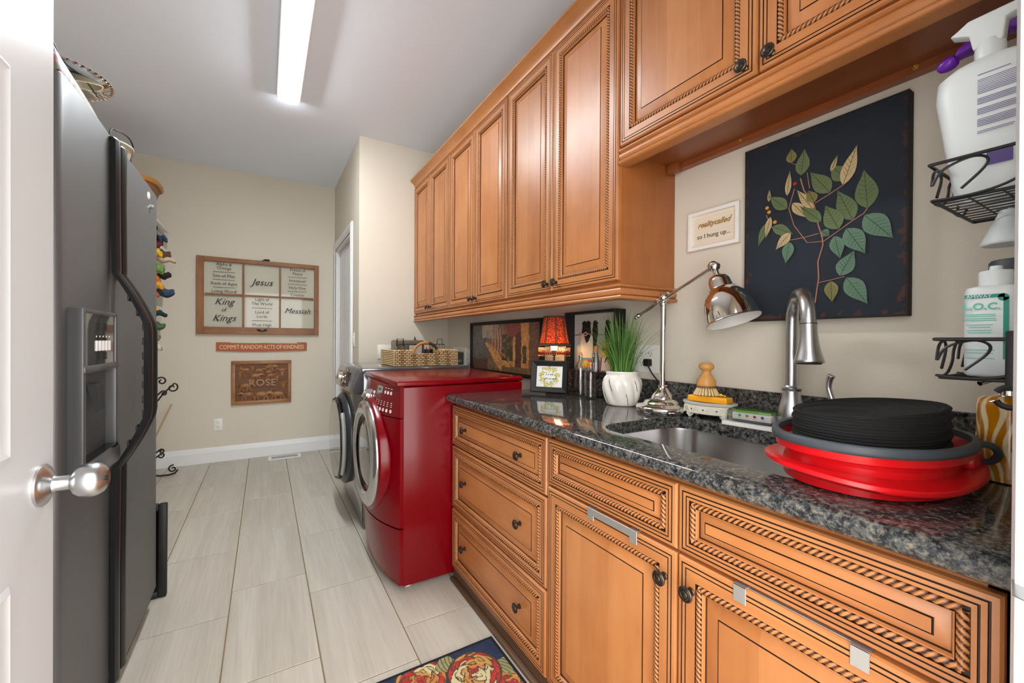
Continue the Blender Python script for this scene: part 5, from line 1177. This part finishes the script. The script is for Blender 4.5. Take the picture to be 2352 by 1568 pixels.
# ---------------------------------------------------------------- amber zebra soap dispenser, cream jar behind the tub
sx, sy = 1.215, .186
zd = thing('soap_dispenser', 'amber and cream zebra-striped glass soap dispenser', 'soap dispenser', (sx, sy, Z0))
b = MB(); b.lathe([(.034, 0), (.041, .002), (.0425, .010)]+[(.0425, .012+.13*k/90) for k in range(91)]+[(.041, .152), (.034, .158), (.016, .161)], 220, 0, T(sx, sy, Z0), caps=False)
zb = b.build('glass_body', print_mat(.08, .6), zd, angle=50)
def zebra(p, i):
    a = math.atan2(p.y-sy, p.x-sx); z = p.z-Z0; w = math.sin(a*17+2.2*math.sin(z*30+a*2)+1.5*math.sin(z*62-a*3)+z*14)
    return lerp(S('#b0700c'), S('#d9c49a'), (w-.25)*4)
ink(zb, zebra)
pm = MB().lathe([(.017, .158), (.017, .170), (.014, .173), (.006, .175), (.005, .182), (.011, .184), (.011, .192), (0, .193)], 24, 0, T(sx, sy, Z0)).build('pump', 'chrome', zd)
MB().tube([(sx, sy, Z0+.188), (sx-.03, sy+.02, Z0+.189), (sx-.045, sy+.03, Z0+.182)], .0045, 10).build('nozzle', 'chrome', pm)
cj = thing('cream_candle', 'squat cream jar behind the red tub by the backsplash', 'jar', (1.31, .30, Z0))
MB().lathe([(0, 0), (.036, 0), (.039, .004), (.039, .055), (.036, .062), (.030, .060), (0, .058)], 32, 0, T(1.318, .300, Z0)).build('jar', 'cream_wax', cj); MB().lathe([(.0395, .03), (.0405, .032), (.0405, .05), (.0395, .052)], 32, 0, T(1.318, .300, Z0), caps=False).build('band', 'bristle', cj)
# ---------------------------------------------------------------- wire caddy on the entry wall with bottles
cd = thing('wire_caddy', 'two-tier black wire caddy hung on the entry wall by the sink', 'caddy', (1.12, YN, 1.10))
def curl(pts, r_=.0022, n_=6): return MB().tube(pts, r_, n_)
def basket(X0, X1, Yb, Yf, zb, zt, inset):
    """wire basket: two rails, bottom grid and scroll fronts"""
    tp_ = [(X0, Yb, zt), (X0, Yf, zt), (X1, Yf, zt), (X1, Yb, zt)]; bt = [(X0+inset, Yb, zb), (X0+inset, Yf-inset, zb), (X1-inset, Yf-inset, zb), (X1-inset, Yb, zb)]
    curl(tp_+[tp_[0]], .003).build('top_rail', 'black_metal', cd); curl(bt+[bt[0]], .003).build('bottom_rail', 'black_metal', cd)
    n_ = int((X1-X0)/.022)
    for k in range(1, n_): x = X0+inset+(X1-X0-2*inset)*k/n_; curl([(x, Yb, zb), (x, Yf-inset, zb)], .0015, 5).build('floor_wire', 'black_metal', cd)
    for k in range(1, 4): y = Yb+(Yf-inset-Yb)*k/4; curl([(X0+inset, y, zb), (X1-inset, y, zb)], .0015, 5).build('floor_wire', 'black_metal', cd)
    def scroll(P, U_, W, H, fl_):
        P, U_ = Vector(P), Vector(U_); Vv = Vector((0, 0, 1)); g = lambda u, v: P+U_*(u*W)+Vv*(v*H)+Vector((0, 0, 0))
        s_ = [(0.02, .05), (.30, .02), (.55, .12), (.74, .40), (.80, .70), (.98, .98)] if fl_ else [(.02, .45), (.10, .80), (.30, .97), (.42, .86), (.40, .62), (.24, .22)]
        return [g(u, v) for u, v in s_]
    def smooth(p, n=5):
        out = []
        for i in range(len(p)-1):
            p0, p1, p2, p3 = p[max(i-1, 0)], p[i], p[i+1], p[min(i+2, len(p)-1)]
            for k in range(n): t_ = k/n; out.append(.5*((2*p1)+(p2-p0)*t_+(2*p0-5*p1+4*p2-p3)*t_*t_+(3*p1-p0-3*p2+p3)*t_**3))
        return out+[p[-1]]
    H_ = zt-zb
    for fl_ in (0, 1):
        curl(smooth(scroll((X0+inset*.4, Yf, zb), (0, -1, 0), Yf-Yb, H_, fl_)), .0022).build('scroll_wire', 'black_metal', cd)
        for q in range(2): curl(smooth(scroll((X0+(X1-X0)*q/2, Yf-inset*.4, zb), (1, 0, 0), (X1-X0)/2, H_, fl_)), .0022).build('scroll_wire', 'black_metal', cd)
basket(1.0, 1.24, YN+.006, .2445, 1.401, 1.466, .006); basket(1.0, 1.24, YN+.006, .2365, 1.100, 1.165, .006)
for x in (1.09, 1.15): MB().tube([(x, YN+.005, 1.60), (x, YN+.005, 1.06)], .003, 8).build('spine', 'black_metal', cd)
MB().tube([(1.09, YN+.005, 1.60), (1.10, YN+.006, 1.625), (1.12, YN+.006, 1.635), (1.14, YN+.006, 1.625), (1.15, YN+.005, 1.60)], .003, 8).build('hanging_loop', 'black_metal', cd)
b = MB(); b.box(.992, .998, .146, .158, 1.085, 1.178, bev=.002); b.tube([(.995, .152+.016*math.cos(a), 1.075+.016*math.sin(a)) for a in [2*PI*k/16*.86+.5 for k in range(17)]], .0042, 8); b.build('side_hook', 'black_metal', cd)
# big white lotion bottle in the top basket
mat('bottle_white', '#d9e0e2', .35); mat('cap_purple', '#6a1fa6', .3)
lb = thing('pump_bottle', 'large white bottle with white nozzle and purple small print', 'bottle', (1.075, .178, 1.404))
LM = T(1.078, .183, 1.4025) @ RX(-.03)
L = [[(x_, y_, z_) for x_, y_ in rrect(-wx, wx, -wy, wy, min(wx, wy)*.75, 6)] for z_, wx, wy in ((0, .030, .040), (.005, .034, .045), (.09, .039, .054), (.19, .043, .064), (.222, .041, .061), (.236, .030, .044), (.243, .020, .022))]
MB().loft(L, 0, LM).build('bottle_body', 'bottle_white', lb, angle=50)
nz_ = MB().lathe([(.019, .24), (.0185, .262), (.017, .268), (.015, .275)], 24, 0, LM).build('nozzle_collar', 'bottle_white', lb)
b = MB(); b.bprism([(-.045, .020), (-.037, .024), (-.022, .034), (.045, .034), (.046, .020), (.020, .016), (.016, -.02), (-.018, -.02), (-.022, .008)], -.013, .013, .003, 0, LM @ T(0, 0, .285) @ frame((0, 0, 0), (0, -1, 0), (0, 0, 1), (-1, 0, 0))); b.build('nozzle_head', 'bottle_white', lb)
def lines(parent, M_, w, z1_, blocks, m_):
    b = MB(); z = z1_
    for nrow, sc_ in blocks:
        for k in range(nrow): b.box(-w/2, -w/2+w*sc_*(.8+.2*random.random()), z-.0009, z, 0, .0003, M=M_); z -= .0028
        z -= .006
    tag(b.build('small_print', m_, parent), kind='stuff')
lines(lb, frame((1.078-.0428, .168, 1.4025), (0, -1, 0), (0, 0, 1), (-1, 0, 0)), .058, .205, ((1, .7), (9, 1), (4, 1), (4, .95), (5, 1), (2, .8)), 'print_purple')
MB().box(-.014, .014, -.011, .011, 0, .0004, M=frame((1.078-.0395, .173, 1.4025+.062), (0, -1, 0), (0, 0, 1), (-1, 0, 0))).build('bar_code_patch', 'print_purple', lb)
# purple spray bottle behind it
pb = thing('spray_bottle', 'spray bottle with a bright purple trigger head', 'bottle', (1.16, .165, 1.404))
PMx = T(1.172, .165, 1.4025)
MB().lathe([(0, 0), (.034, 0), (.036, .004), (.036, .17), (.030, .20), (.015, .225), (.014, .245)], 28, 0, PMx).build('bottle_body', 'bottle_white', pb)
sh_ = MB().lathe([(.016, .24), (.016, .262), (.012, .266), (.012, .335)], 20, 0, PMx).build('collar', 'cap_purple', pb)
b = MB(); b.bprism([(-.075, .016), (-.068, .028), (-.02, .040), (.045, .042), (.06, .034), (.052, .018), (.03, .012), (.012, -.002), (-.012, -.002), (-.02, .008)], -.013, .013, .004, 0, PMx @ T(0, 0, .325) @ RX(-.36) @ frame((0, 0, 0), (0, -1.15, 0), (0, 0, 1.0), (-1.15, 0, 0))); b.build('trigger_head', 'cap_purple', pb)
MB().lathe([(0, 0), (.006, .0), (.011, .003), (.0135, .009), (.0135, .015), (.0115, .022), (.007, .028), (0, .030)], 20, 0, PMx @ T(0, .084, .312) @ RX(-PI/2-.36)).build('nozzle', 'cap_purple', pb)
MB().tube([PMx @ Vector(p) for p in ((0, .025, .325), (0, .042, .295), (0, .040, .265))], .005, 8).build('trigger', 'cap_purple', pb)
# cleaner bottle in the lower basket
lc = thing('cleaner_bottle', 'white cleaner bottle with teal label lettering L.O.C.', 'bottle', (1.07, .178, 1.104))
CM = T(1.066, .180, 1.1025)
L = [[(x_, y_, z_) for x_, y_ in rrect(-wx, wx, -wy, wy, min(wx, wy)*.8, 6)] for z_, wx, wy in ((0, .022, .030), (.004, .026, .034), (.142, .026, .034), (.150, .024, .032), (.153, .018, .022))]
MB().loft(L, 0, CM).build('bottle_body', 'bottle_white', lc, angle=50)
MB().lathe([(.0, .152), (.0195, .152), (.0195, .176), (.018, .178), (.008, .179), (.007, .186), (0, .187)], 24, 0, CM).build('cap', 'bottle_white', lc)
LF = frame((1.066-.0264, .180, 1.1025), (0, -1, 0), (0, 0, 1), (-1, 0, 0))
b = MB(); b.box(-.030, .014, .1315, .1375, 0, .0004, M=LF); b.box(.0125, .0185, .030, .1315, 0, .0004, M=LF); b.lathe([(0, 0), (.0061, 0), (.0061, .0004), (0, .0004)], 12, 0, LF @ T(.0125, .1315, 0)); b.build('label_band', 'print_teal', lc)
text('lettering', 'AMWAY', .0075, LF @ T(-.014, .1343, .0006), lc, 'bottle_white'); text('lettering', 'L.O.C.', .0155, LF @ T(-.011, .117, .0004), lc, 'print_teal_light', bold=.0004)
b = MB()
for z_, w_ in ((.1005, .036), (.1035, .034), (.0935, .038), (.0965, .036), (.086, .03), (.082, .024), (.077, .028), (.073, .026), (.044, .034), (.039, .03), (.030, .034)): b.box(-.013-w_/2, -.013+w_/2, z_, z_+.0012, 0, .0003, M=LF)
tag(b.build('small_print', 'print_teal_light', lc), kind='stuff')
# dark-lidded jar and a second bottle
dj = thing('spice_jar', 'clear jar with a ribbed dark lid and yellow label', 'jar', (1.15, .17, 1.104)); JM = T(1.150, .168, 1.1025)
MB().lathe([(0, 0), (.030, 0), (.032, .004), (.032, .150), (.027, .163), (.026, .17)], 28, 0, JM, caps=False).build('jar_glass', 'clear_plastic', dj)
MB().lathe([(.0325, .10), (.0325, .160)], 28, 0, JM, caps=False).build('label', 'flower_yellow', dj)
MB().lathe([(0, .168), (.034, .168), (.0345, .172), (.0345, .200), (.032, .204), (0, .204)], 44, 0, JM, fn=lambda a, z: 1+.012*math.cos(22*a)).build('lid', 'tub_grey', dj)
wb = thing('white_bottle', 'plain white bottle with blue print beside the cleaner bottle', 'bottle', (1.06, .118, 1.104)); WMx = T(1.066, .120, 1.1025)
MB().lathe([(0, 0), (.022, 0), (.024, .003), (.024, .150), (.020, .160), (.012, .164), (.012, .17), (.0, .171)], 28, 0, WMx, sy=.85).build('bottle_body', 'bottle_white', wb); b = MB()
for k in range(14): b.box(-.014, .014, .05+k*.006, .0515+k*.006, 0, .0003, M=frame((1.066-.0243, .120, 1.1025), (0, -1, 0), (0, 0, 1), (-1, 0, 0)))
tag(b.build('small_print', 'icon_4a6aa8', wb), kind='stuff')
# white funnel cap hanging under the upper basket
hk = thing('scrub_tool', 'white plastic scrubber hanging under the upper wire basket', 'scrubber', (1.12, .17, 1.3))
b = MB().lathe([(.014, .088), (.016, .08), (.024, .06), (.034, .035), (.036, .03), (.034, .027), (0, .027)], 24, 0, T(1.15, .178, 1.308)); b.build('scrubber_head', 'bottle_white', hk); MB().tube([(1.15, .178, 1.394), (1.15, .178, 1.405)], .004, 8).build('hook', 'bottle_white', hk)
# ---------------------------------------------------------------- wicker tray basket on the washer
mat('wicker_a', '#cbb084', .6); mat('wicker_b', '#a98858', .6); mat('wicker_dark', '#3f2b18', .7); mat('rattan', '#b07a3c', .4)
wk = thing('wicker_basket', 'rectangular woven wicker tray basket with arched handles on the washer', 'basket', (.93, 2.86, GZ))
wx0_, wx1_, wy0_, wy1_, wz_ = .715, 1.165, 2.60, 2.94, GZ+.001; wh = .105
rows = 9
MB().box(wx0_+.01, wx1_-.01, wy0_+.01, wy1_-.01, wz_, wz_+.008).build('basket_floor', 'wicker_b', wk)
MB().box(wx0_+.012, wx1_-.012, wy0_+.012, wy0_+.016, wz_, wz_+wh*.74).build('side_lining', 'wicker_dark', wk); MB().box(wx0_+.012, wx1_-.012, wy1_-.016, wy1_-.012, wz_, wz_+wh*.74).build('side_lining', 'wicker_dark', wk)
MB().box(wx0_+.012, wx0_+.016, wy0_+.012, wy1_-.012, wz_, wz_+wh-.01).build('side_lining', 'wicker_dark', wk); MB().box(wx1_-.016, wx1_-.012, wy0_+.012, wy1_-.012, wz_, wz_+wh-.01).build('side_lining', 'wicker_dark', wk)
for r_ in range(rows):
    z = wz_+.006+(wh-.010)*r_/(rows-1); g = .004-.010*r_/(rows-1)*0; b = MB()
    def run(p0, p1, seg):
        p0, p1 = Vector(p0), Vector(p1); L_ = (p1-p0).length; n_ = max(1, int(L_/seg)); d_ = (p1-p0)/n_
        for k in range(n_+(r_ % 2)):
            o_ = (.5 if r_ % 2 else 0); a = p0+d_*max(0, k-o_); e_ = p0+d_*min(n_, k-o_+.90)
            b.tube([a, a+(e_-a)*.15+Vector((0, 0, .001)), a+(e_-a)*.85+Vector((0, 0, .001)), e_+Vector((0, 0, .0005))], [.0035, .0056, .0056, .0035], 6, m=(0, 0, 1)[(k*7+r_*3) % 3])
    gap = r_ >= 7
    for y in (wy0_+.006, wy1_-.006):
        if gap:
            for q0, q1 in ((wx0_, (wx0_+wx1_)/2-.095), ((wx0_+wx1_)/2+.075, wx1_)): run((q0, y, z), (q1, y, z), .026); b.build('woven_row', ['wicker_a', 'wicker_b'], wk, angle=70); b = MB()
        else: run((wx0_, y, z), (wx1_, y, z), .026)
    for x in (wx0_+.006, wx1_-.006):
        run((x, wy0_, z), (x, wy1_, z), .015)
        if gap and x < .8: b.build('woven_row', ['wicker_a', 'wicker_b'], wk, angle=70); b = MB()
    b.build('woven_row', ['wicker_a', 'wicker_b'], wk, angle=70)
for y in (wy0_+.006, wy1_-.006):
    cx_ = (wx0_+wx1_)/2-.008; pts = [(cx_-.085*math.cos(a), y, wz_+.082+.072*math.sin(a)) for a in [PI*k/30 for k in range(31)]]
    MB().tube(pts, [.0085+.0009*(k % 2) for k in range(31)], 8).build('arched_handle', 'rattan', wk)
    MB().tube(pts[17:27], [.0094+.0009*(k % 2) for k in range(10)], 8).build('handle_wrapping', 'wicker_dark', wk)
# contents of the basket: things standing in it
cr = thing('rustic_crate', 'weathered grey wooden tray with a black metal handle in the wicker basket', 'tray', (.84, 2.84, GZ+.01))
wood_mat('weathered', 'x', '#6b6152', '#4c4437', '#867962', .7, False)
MB().box(.765, 1.005, 2.835, 2.860, wz_+.010, wz_+.172, bev=.012, M=None).build('board', 'weathered', cr)
MB().tube([(.80, 2.83, wz_+.13), (.80, 2.825, wz_+.178), (.845, 2.825, wz_+.178), (.845, 2.83, wz_+.13)], .004, 8).build('handle', 'iron', cr); MB().tube([(.93, 2.845, wz_+.17), (.935, 2.845, wz_+.195), (.94, 2.845, wz_+.17)], .004, 6).build('finial', 'iron', cr)
wr = thing('wire_letter_rack', 'black wire mesh rack with cards standing in the wicker basket', 'rack', (1.0, 2.78, GZ+.01))
for y in (2.765, 2.80):
    MB().tube([(.80, y, wz_+.012), (1.13, y, wz_+.012), (1.13, y, wz_+.142), (.80, y, wz_+.142), (.80, y, wz_+.012)], .003, 6).build('rack_frame', 'black_metal', wr)
for k in range(12): MB().tube([(.82+.026*k, 2.80, wz_+.012), (.82+.026*k, 2.80, wz_+.142)], .0012, 5).build('rack_wire', 'black_metal', wr)
MB().tube([(1.085, 2.80, wz_+.142), (1.09, 2.80, wz_+.178), (1.125, 2.80, wz_+.180), (1.128, 2.80, wz_+.142)], .0025, 6).build('rack_handle', 'black_metal', wr)
MB().box(.875, .965, 2.782, 2.786, wz_+.012, wz_+.135).build('card', 'grey_card', wr)
bo = thing('red_pen_cup', 'small dark cup of red pens in the wicker basket', 'cup', (1.0, 2.70, GZ+.01))
MB().lathe([(0, 0), (.028, 0), (.030, .10), (.027, .10), (.026, .004)], 20, 0, T(.985, 2.70, wz_+.0085), caps=False).build('cup', 'black_matte', bo)
for k, (a, c_) in enumerate(((-.012, 'tub_red'), (.004, 'tub_red'), (.014, 'black_gloss'))): MB().tube([(.985+a, 2.70, wz_+.02), (.985+a*1.3, 2.695, wz_+.122)], .0045, 8).build('pen', c_, bo)
# ---------------------------------------------------------------- rug
def roses(u, v):
    X_, Y_ = u*.47, v*.80; n_ = fbm(X_*70, Y_*70, 2); c_ = lerp(S('#1f2740'), S('#2c3550'), n_)
    if min(X_, .47-X_, Y_, .80-Y_) < .010: return S('#14161c')
    for cx_, cy_, R_, sd_ in ((.335, .675, .092, 1), (.16, .735, .085, 2), (.42, .555, .07, 3), (.06, .62, .09, 4), (.22, .55, .08, 5), (.36, .42, .1, 6), (.12, .40, .1, 7), (.26, .28, .09, 8), (.40, .2, .09, 9), (.08, .18, .09, 10), (.22, .1, .08, 11)):
        dx_, dy_ = X_-cx_, Y_-cy_; d = math.hypot(dx_, dy_)/R_; a = math.atan2(dy_, dx_)
        if d < 1.05:
            k = int(d*4.6); lobes = 3+k; w = d*4.6+.36*math.sin(a*lobes+sd_+k*1.7)+.1*math.sin(a*11+d*9); k2 = int(w); fr_ = w-k2; pe = (a+PI)*(2+k2)/(2*PI)+.5*k2+.15*math.sin(d*20)
            if fr_ < .20 or d > .985 or (pe-math.floor(pe)) < .10: return lerp(S('#4c4130'), S('#2f2a24'), n_)
            h = hash2(k2*3+math.floor(pe), sd_)
            return lerp(S(('#9c1820', '#a8202a', '#b0242a', '#b8763c', '#c3b990', '#b78a48')[int(h*6) % 6]), S('#c08a4a'), .35*fr_*n_)
        if d < 1.55 and math.sin(a*2.5+sd_*2.1) > .72: return lerp(S('#7d7a4e'), S('#a8a274'), n_) if math.sin(a*40+d*30) < .7 else S('#4c4a30')
    return c_
rgm = thing('floor_mat', 'dark blue floor mat with red and gold roses before the sink', 'rug', (.535, .99, 0))
MB().box(.300, .770, .585, 1.388, .0005, .008, bev=.002, seg=1).build('mat_backing', 'black_matte', rgm)
print_grid('rose_pile', (.303, .588, .0084), (.464, 0, 0), (0, .797, 0), 260, 440, roses, rgm, .95)
# ---------------------------------------------------------------- left side beyond the fridge
lf = thing('leaning_frame', 'black framed panel leaning on its edge beside the refrigerator', 'frame', (-.45, 2.36, 0))
FMx = frame((-.52, 2.325, 0), (1, 0, 0), (0, .03, 1), (0, -1, .03)); fw2, fh2 = .138, .415
for bx_ in ((0, .03, 0, fh2), (fw2-.03, fw2, 0, fh2), (.03, fw2-.03, 0, .03), (.03, fw2-.03, fh2-.03, fh2)): MB().box(bx_[0], bx_[1], bx_[2]+.001, bx_[3], -.03, 0, bev=.005, M=FMx).build('frame_side', 'black_matte', lf)
MB().box(.025, fw2-.025, .025, fh2-.025, -.02, -.008, M=FMx).build('panel', 'black_gloss', lf)
# white bracketed shelf on the left wall, big wicker basket on it
sf = thing('wall_shelf', 'white wall shelf with a bracket beyond the refrigerator', 'shelf', (-.95, 4.1, 2.0))
MB().box(XL+.001, -.725, 3.55, 4.50, 2.065, 2.085, bev=.003).build('shelf_board', 'white_paint', sf)
for y in (3.6, 4.46): MB().prism([(XL+.001, 2.064), (-.735, 2.064), (-.735, 2.048), (-.80, 2.03), (XL+.03, 1.78), (XL+.001, 1.78)], -.009, .009, 0, frame((0, y, 0), (1, 0, 0), (0, 0, 1), (0, -1, 0))).build('bracket', 'white_paint', sf)
bb_ = thing('wicker_hamper', 'brown woven basket with a flared rim on the white shelf', 'basket', (-.92, 4.0, 2.086)); mat('wicker_brown', '#8a5f36', .6)
L = []; BZ = 2.0865
for k in range(25):
    z = BZ+.001+.225*k/24; w_ = .125+.075*(k/24)+(.003 if k % 2 else 0); L.append([(x_, y_, z) for x_, y_ in rrect(-.905-w_, -.905+w_, 4.0-w_*1.1, 4.0+w_*1.1, w_*.8, 8)])
MB().loft(L, 0, None, True, False).build('woven_body', 'wicker_brown', bb_, angle=20)
for zt in (.222, .237): MB().tube([(x_, y_, BZ+zt) for x_, y_ in rrect(-.905-.205, -.905+.205, 4.0-.226, 4.0+.226, .17, 8)], .013, 8, closed=True).build('rim', 'rattan', bb_)
# hanging organiser with rolled bandanas
og = thing('hanging_organizer', 'white hanging pocket organizer stuffed with rolled cloths', 'organizer', (-.80, 4.2, 1.2))
ogM = lambda y, z: Vector((-.712-.055*(2.0-z), y, z))
MB().loft([[ogM(3.95, z)+Vector((-.02, 0, 0)), ogM(4.35, z)+Vector((-.02, 0, 0)), ogM(4.35, z), ogM(3.95, z)] for z in (1.98, 1.6, 1.2, .98)], 0).build('panel', 'white_plastic', og)
for z in (1.90, 1.66, 1.42, 1.18): MB().loft([[ogM(y, z+.0)+Vector((d_, 0, dz)) for d_, dz in ((0, 0), (.012, .02), (.012, .10), (0, .12))] for y in (3.96, 4.34)], 0).build('pocket', 'pane_glass', og)
rc = random.Random(11)
cols = [('#7a2f35', 'maroon'), ('#2c3a56', 'navy blue'), ('#e0b52e', 'yellow'), ('#5d4330', 'brown'), ('#c9b39a', 'cream'), ('#6f9a4a', 'leaf green'), ('#26221e', 'black'), ('#e8741f', 'orange'), ('#d99a2b', 'gold'), ('#33475c', 'denim blue'), ('#e2ad3b', 'amber yellow'), ('#1f3a34', 'dark teal'), ('#4b6a4c', 'moss green'), ('#d9c7ad', 'beige'), ('#c85a2a', 'rust'), ('#7d8f5c', 'sage green')]
spots = [(372, 560, .042), (383, 550, .032), (374, 583, .038), (392, 588, .046), (403, 600, .030), (376, 620, .052), (391, 634, .042), (367, 642, .038), (376, 658, .040), (400, 674, .046), (366, 716, .038), (383, 722, .028), (378, 750, .040), (370, 800, .038), (365, 676, .028), (368, 775, .032)]
for k, ((px_, py_, rr), (h, nmc)) in enumerate(zip(spots, cols)):
    mat('cloth_%d' % k, h, .9); p_ = ony(4.02-.02*(k % 3), px_, py_); b = MB(); pts = []; dirv = Vector((1, -.1, -.12)).normalized(); sL = max(.05, (p_.x-ogM(4, p_.z).x-.004)/dirv.x)
    st_ = p_-dirv*sL
    for i in range(9): pts.append(st_+dirv*sL*i/8+Vector((0, .006*math.sin(i*1.7+k), .008*math.sin(i*1.1+k*2))))
    n_ = 22; L = []
    for i, q in enumerate(pts):
        r_ = rr*(.75+.25*math.sin(PI*min(1, i/6)))*(1 if i < 8 else .72); L.append([q+Vector((.004*math.sin(j*2+i), r_*math.cos(2*PI*j/n_)*(1+.16*math.sin(j*2+k+i*.6)), r_*.75*math.sin(2*PI*j/n_)*(1+.14*math.cos(j*1.7+k)))) for j in range(n_)])
    b.loft(L); tag(b.build('rolled_cloth', 'cloth_%d' % k, None, tuple(st_), angle=120), 'rolled %s cloth in the hanging organizer' % nmc, 'cloth', 'rolled cloths in the organizer')
# wrought iron scroll stand near the far wall
ir = thing('iron_stand', 'black wrought iron scroll stand near the far wall corner', 'stand', (-.86, 4.36, 0)); IY = 4.36
def spiral(P, R_, turns, a0, dirn, tail): 
    pts = [Vector(P)+Vector((R_*(1-.75*k/26)*math.cos(a0+dirn*turns*2*PI*k/26), 0, R_*(1-.75*k/26)*math.sin(a0+dirn*turns*2*PI*k/26))) for k in range(27)]
    return [Vector(q) for q in tail]+pts
MB().tube([(-.835, IY, .03), (-.835, IY, .95)], .008, 8).build('post', 'iron', ir)
for px_, py_, R_, a0, dn_, tail in ((396, 890, .040, 1.2, -1, [(-.835, IY, .60), (-.78, IY, .63), (-.735, IY, .70)]), (371, 875, .035, 2.6, -1, [(-.835, IY, .70), (-.83, IY, .80)]), (376, 903, .022, 2.6, -1, [(-.835, IY, .62)]), (369, 1046, .024, 1.2, -1, [(-.835, IY, .12)]), (371, 1036, .018, 2.0, -1, [(-.835, IY, .16)]), (397, 1076, .032, 1.4, 1, [])):
    p_ = ony(IY, px_, py_); MB().tube(spiral(p_, R_, 1.15, a0, dn_, tail), .006, 8).build('scroll', 'iron', ir)
p_ = ony(IY, 397, 1076); MB().tube([(-.835, IY, .03), (-.76, IY, .012), (-.70, IY, .010), (p_.x+.015, IY, .020), (p_.x+.033, IY, .045)], .007, 8).build('foot', 'iron', ir)
MB().tube([(-.835, IY, .03), (-.90, IY, .010), (-.96, IY, .010), (-.98, IY, .03)], .007, 8).build('foot', 'iron', ir); MB().tube([(-.835, IY, .03), (-.835, IY+.1, .010), (-.835, IY+.15, .010)], .007, 8).build('foot', 'iron', ir)
mat('dowel_wood', '#b79a74', .6); p0, p1 = ony(IY-.03, 366, 985), ony(IY-.03, 394, 928)
d_ = (p1-p0).normalized(); tag(MB().tube([p0-d_*.42, p1], .007, 8).build('wooden_dowel', 'dowel_wood', None, tuple(p0)), 'thin wooden dowel leaning against the iron scroll stand', 'stick')
# ---------------------------------------------------------------- on top of the fridge
FT = 1.7697
mat('bag_print', '#d9d6d0', .5); m = MATS['bag_print']; t_, bb = nt(m); cc = ramp(t_, noise(t_, coords(t_), 34, 2), [(.34, '#3f6c82'), (.42, '#989588'), (.52, '#9b988b'), (.60, '#9a4068'), (.68, '#4a7344')]); t_.links.new(cc, bb.inputs['Base Color'])
tb_ = thing('tote_bag', 'floral printed fabric bag lying flat on top of the refrigerator', 'bag', (-.52, 1.50, FT))
def bagpt(u, v):
    y = 1.310+.275*u; x = -.70+.292*v; z = FT+.003+(.110*(1-.5*u)*min(1, (1-u)/.10+.03)+.003)*min(1, (1-v)/.16, v/.2+.05)**.6*min(1, u/.04+.02)+.010*fbm(u*7, v*7, 3)*min(1, (1-v)*6)
    return Vector((x, y, z))
b = MB(); b.grid(26, 22, bagpt); n0 = len(b.v); b.v += [Vector((p.x, p.y, FT+.001)) for p in b.v]; b.f += [[i+n0 for i in f[::-1]] for f in b.f]; b.m += [0]*(len(b.f)-len(b.m))
rim = list(range(27))+[27*j+26 for j in range(1, 23)]+[27*22+i for i in range(25, -1, -1)]+[27*j for j in range(21, 0, -1)]
for k in range(len(rim)): b.f.append([rim[k], rim[(k+1) % len(rim)], n0+rim[(k+1) % len(rim)], n0+rim[k]]); b.m.append(0)
b.build('bag_body', 'bag_print', tb_, angle=60); MB().tube([bagpt(.1, .8)+Vector((0, 0, .003)), bagpt(.25, .86)+Vector((0, 0, .012)), bagpt(.45, .84)+Vector((0, 0, .012)), bagpt(.62, .8)+Vector((0, 0, .003))], .006, 6, flat=.4).build('bag_strap', 'bag_print', tb_)
sv = thing('silver_tray', 'round silver tray with an ornate beaded rim on the fridge', 'tray', (-.585, 1.73, FT)); STM = T(-.585, 1.73, FT+.160) @ RX(.05) @ RY(-.05)
MB().lathe([(0, 0), (.125, 0), (.145, .006), (.160, .012), (.160, .016), (.142, .011), (.12, .005), (0, .005)], 64, 0, STM).build('plate', 'chrome', sv)
b = MB()
for k in range(56): a = 2*PI*k/56; b.lathe([(0, -.006), (.005, -.004), (.007, 0), (.005, .005), (0, .007)], 9, 0, STM @ T(.160*math.cos(a), .160*math.sin(a), .014))
b.build('beaded_rim', 'chrome', sv)
MB().lathe([(0, -.130), (.05, -.130), (.05, -.124), (.012, -.115), (.010, -.01), (.03, .03)], 24, 0, T(-.585, 1.73, FT+.1315)).build('pedestal', 'chrome', sv)
mat('mesh_cream', '#b9b09c', .6); wbk = thing('round_basket', 'small cream woven basket on top of the refrigerator', 'basket', (-.50, 1.955, FT))
MB().lathe([(0, .001), (.06, .001), (.066, .01), (.078, .072), (.074, .072), (.062, .006), (0, .006)], 36, 0, T(-.50, 1.955, FT), fn=lambda a, z: 1+.012*math.cos(24*a)).build('woven_body', 'mesh_cream', wbk, angle=25); MB().tube([(-.50+.079*math.cos(a), 1.955+.079*math.sin(a), FT+.074) for a in [2*PI*k/36 for k in range(36)]], .006, 8, closed=True).build('rim', 'mesh_cream', wbk)
wl = thing('wire_loop', 'bent brown wire handle arching above the refrigerator', 'wire', (-.5, 2.0, FT)); pts = [onx(-.50, px_, py_) for px_, py_ in ((252, 303), (268, 300), (285, 308), (298, 320), (305, 335), (306, 345), (303, 360), (300, 372))]
e_ = pts[-1].copy(); MB().tube(spline([Vector((-.50, pts[0].y-.02, FT+.003))]+pts+[Vector((-.50, e_.y, FT+.003))]), .0028, 8).build('wire', 'iron', wl)
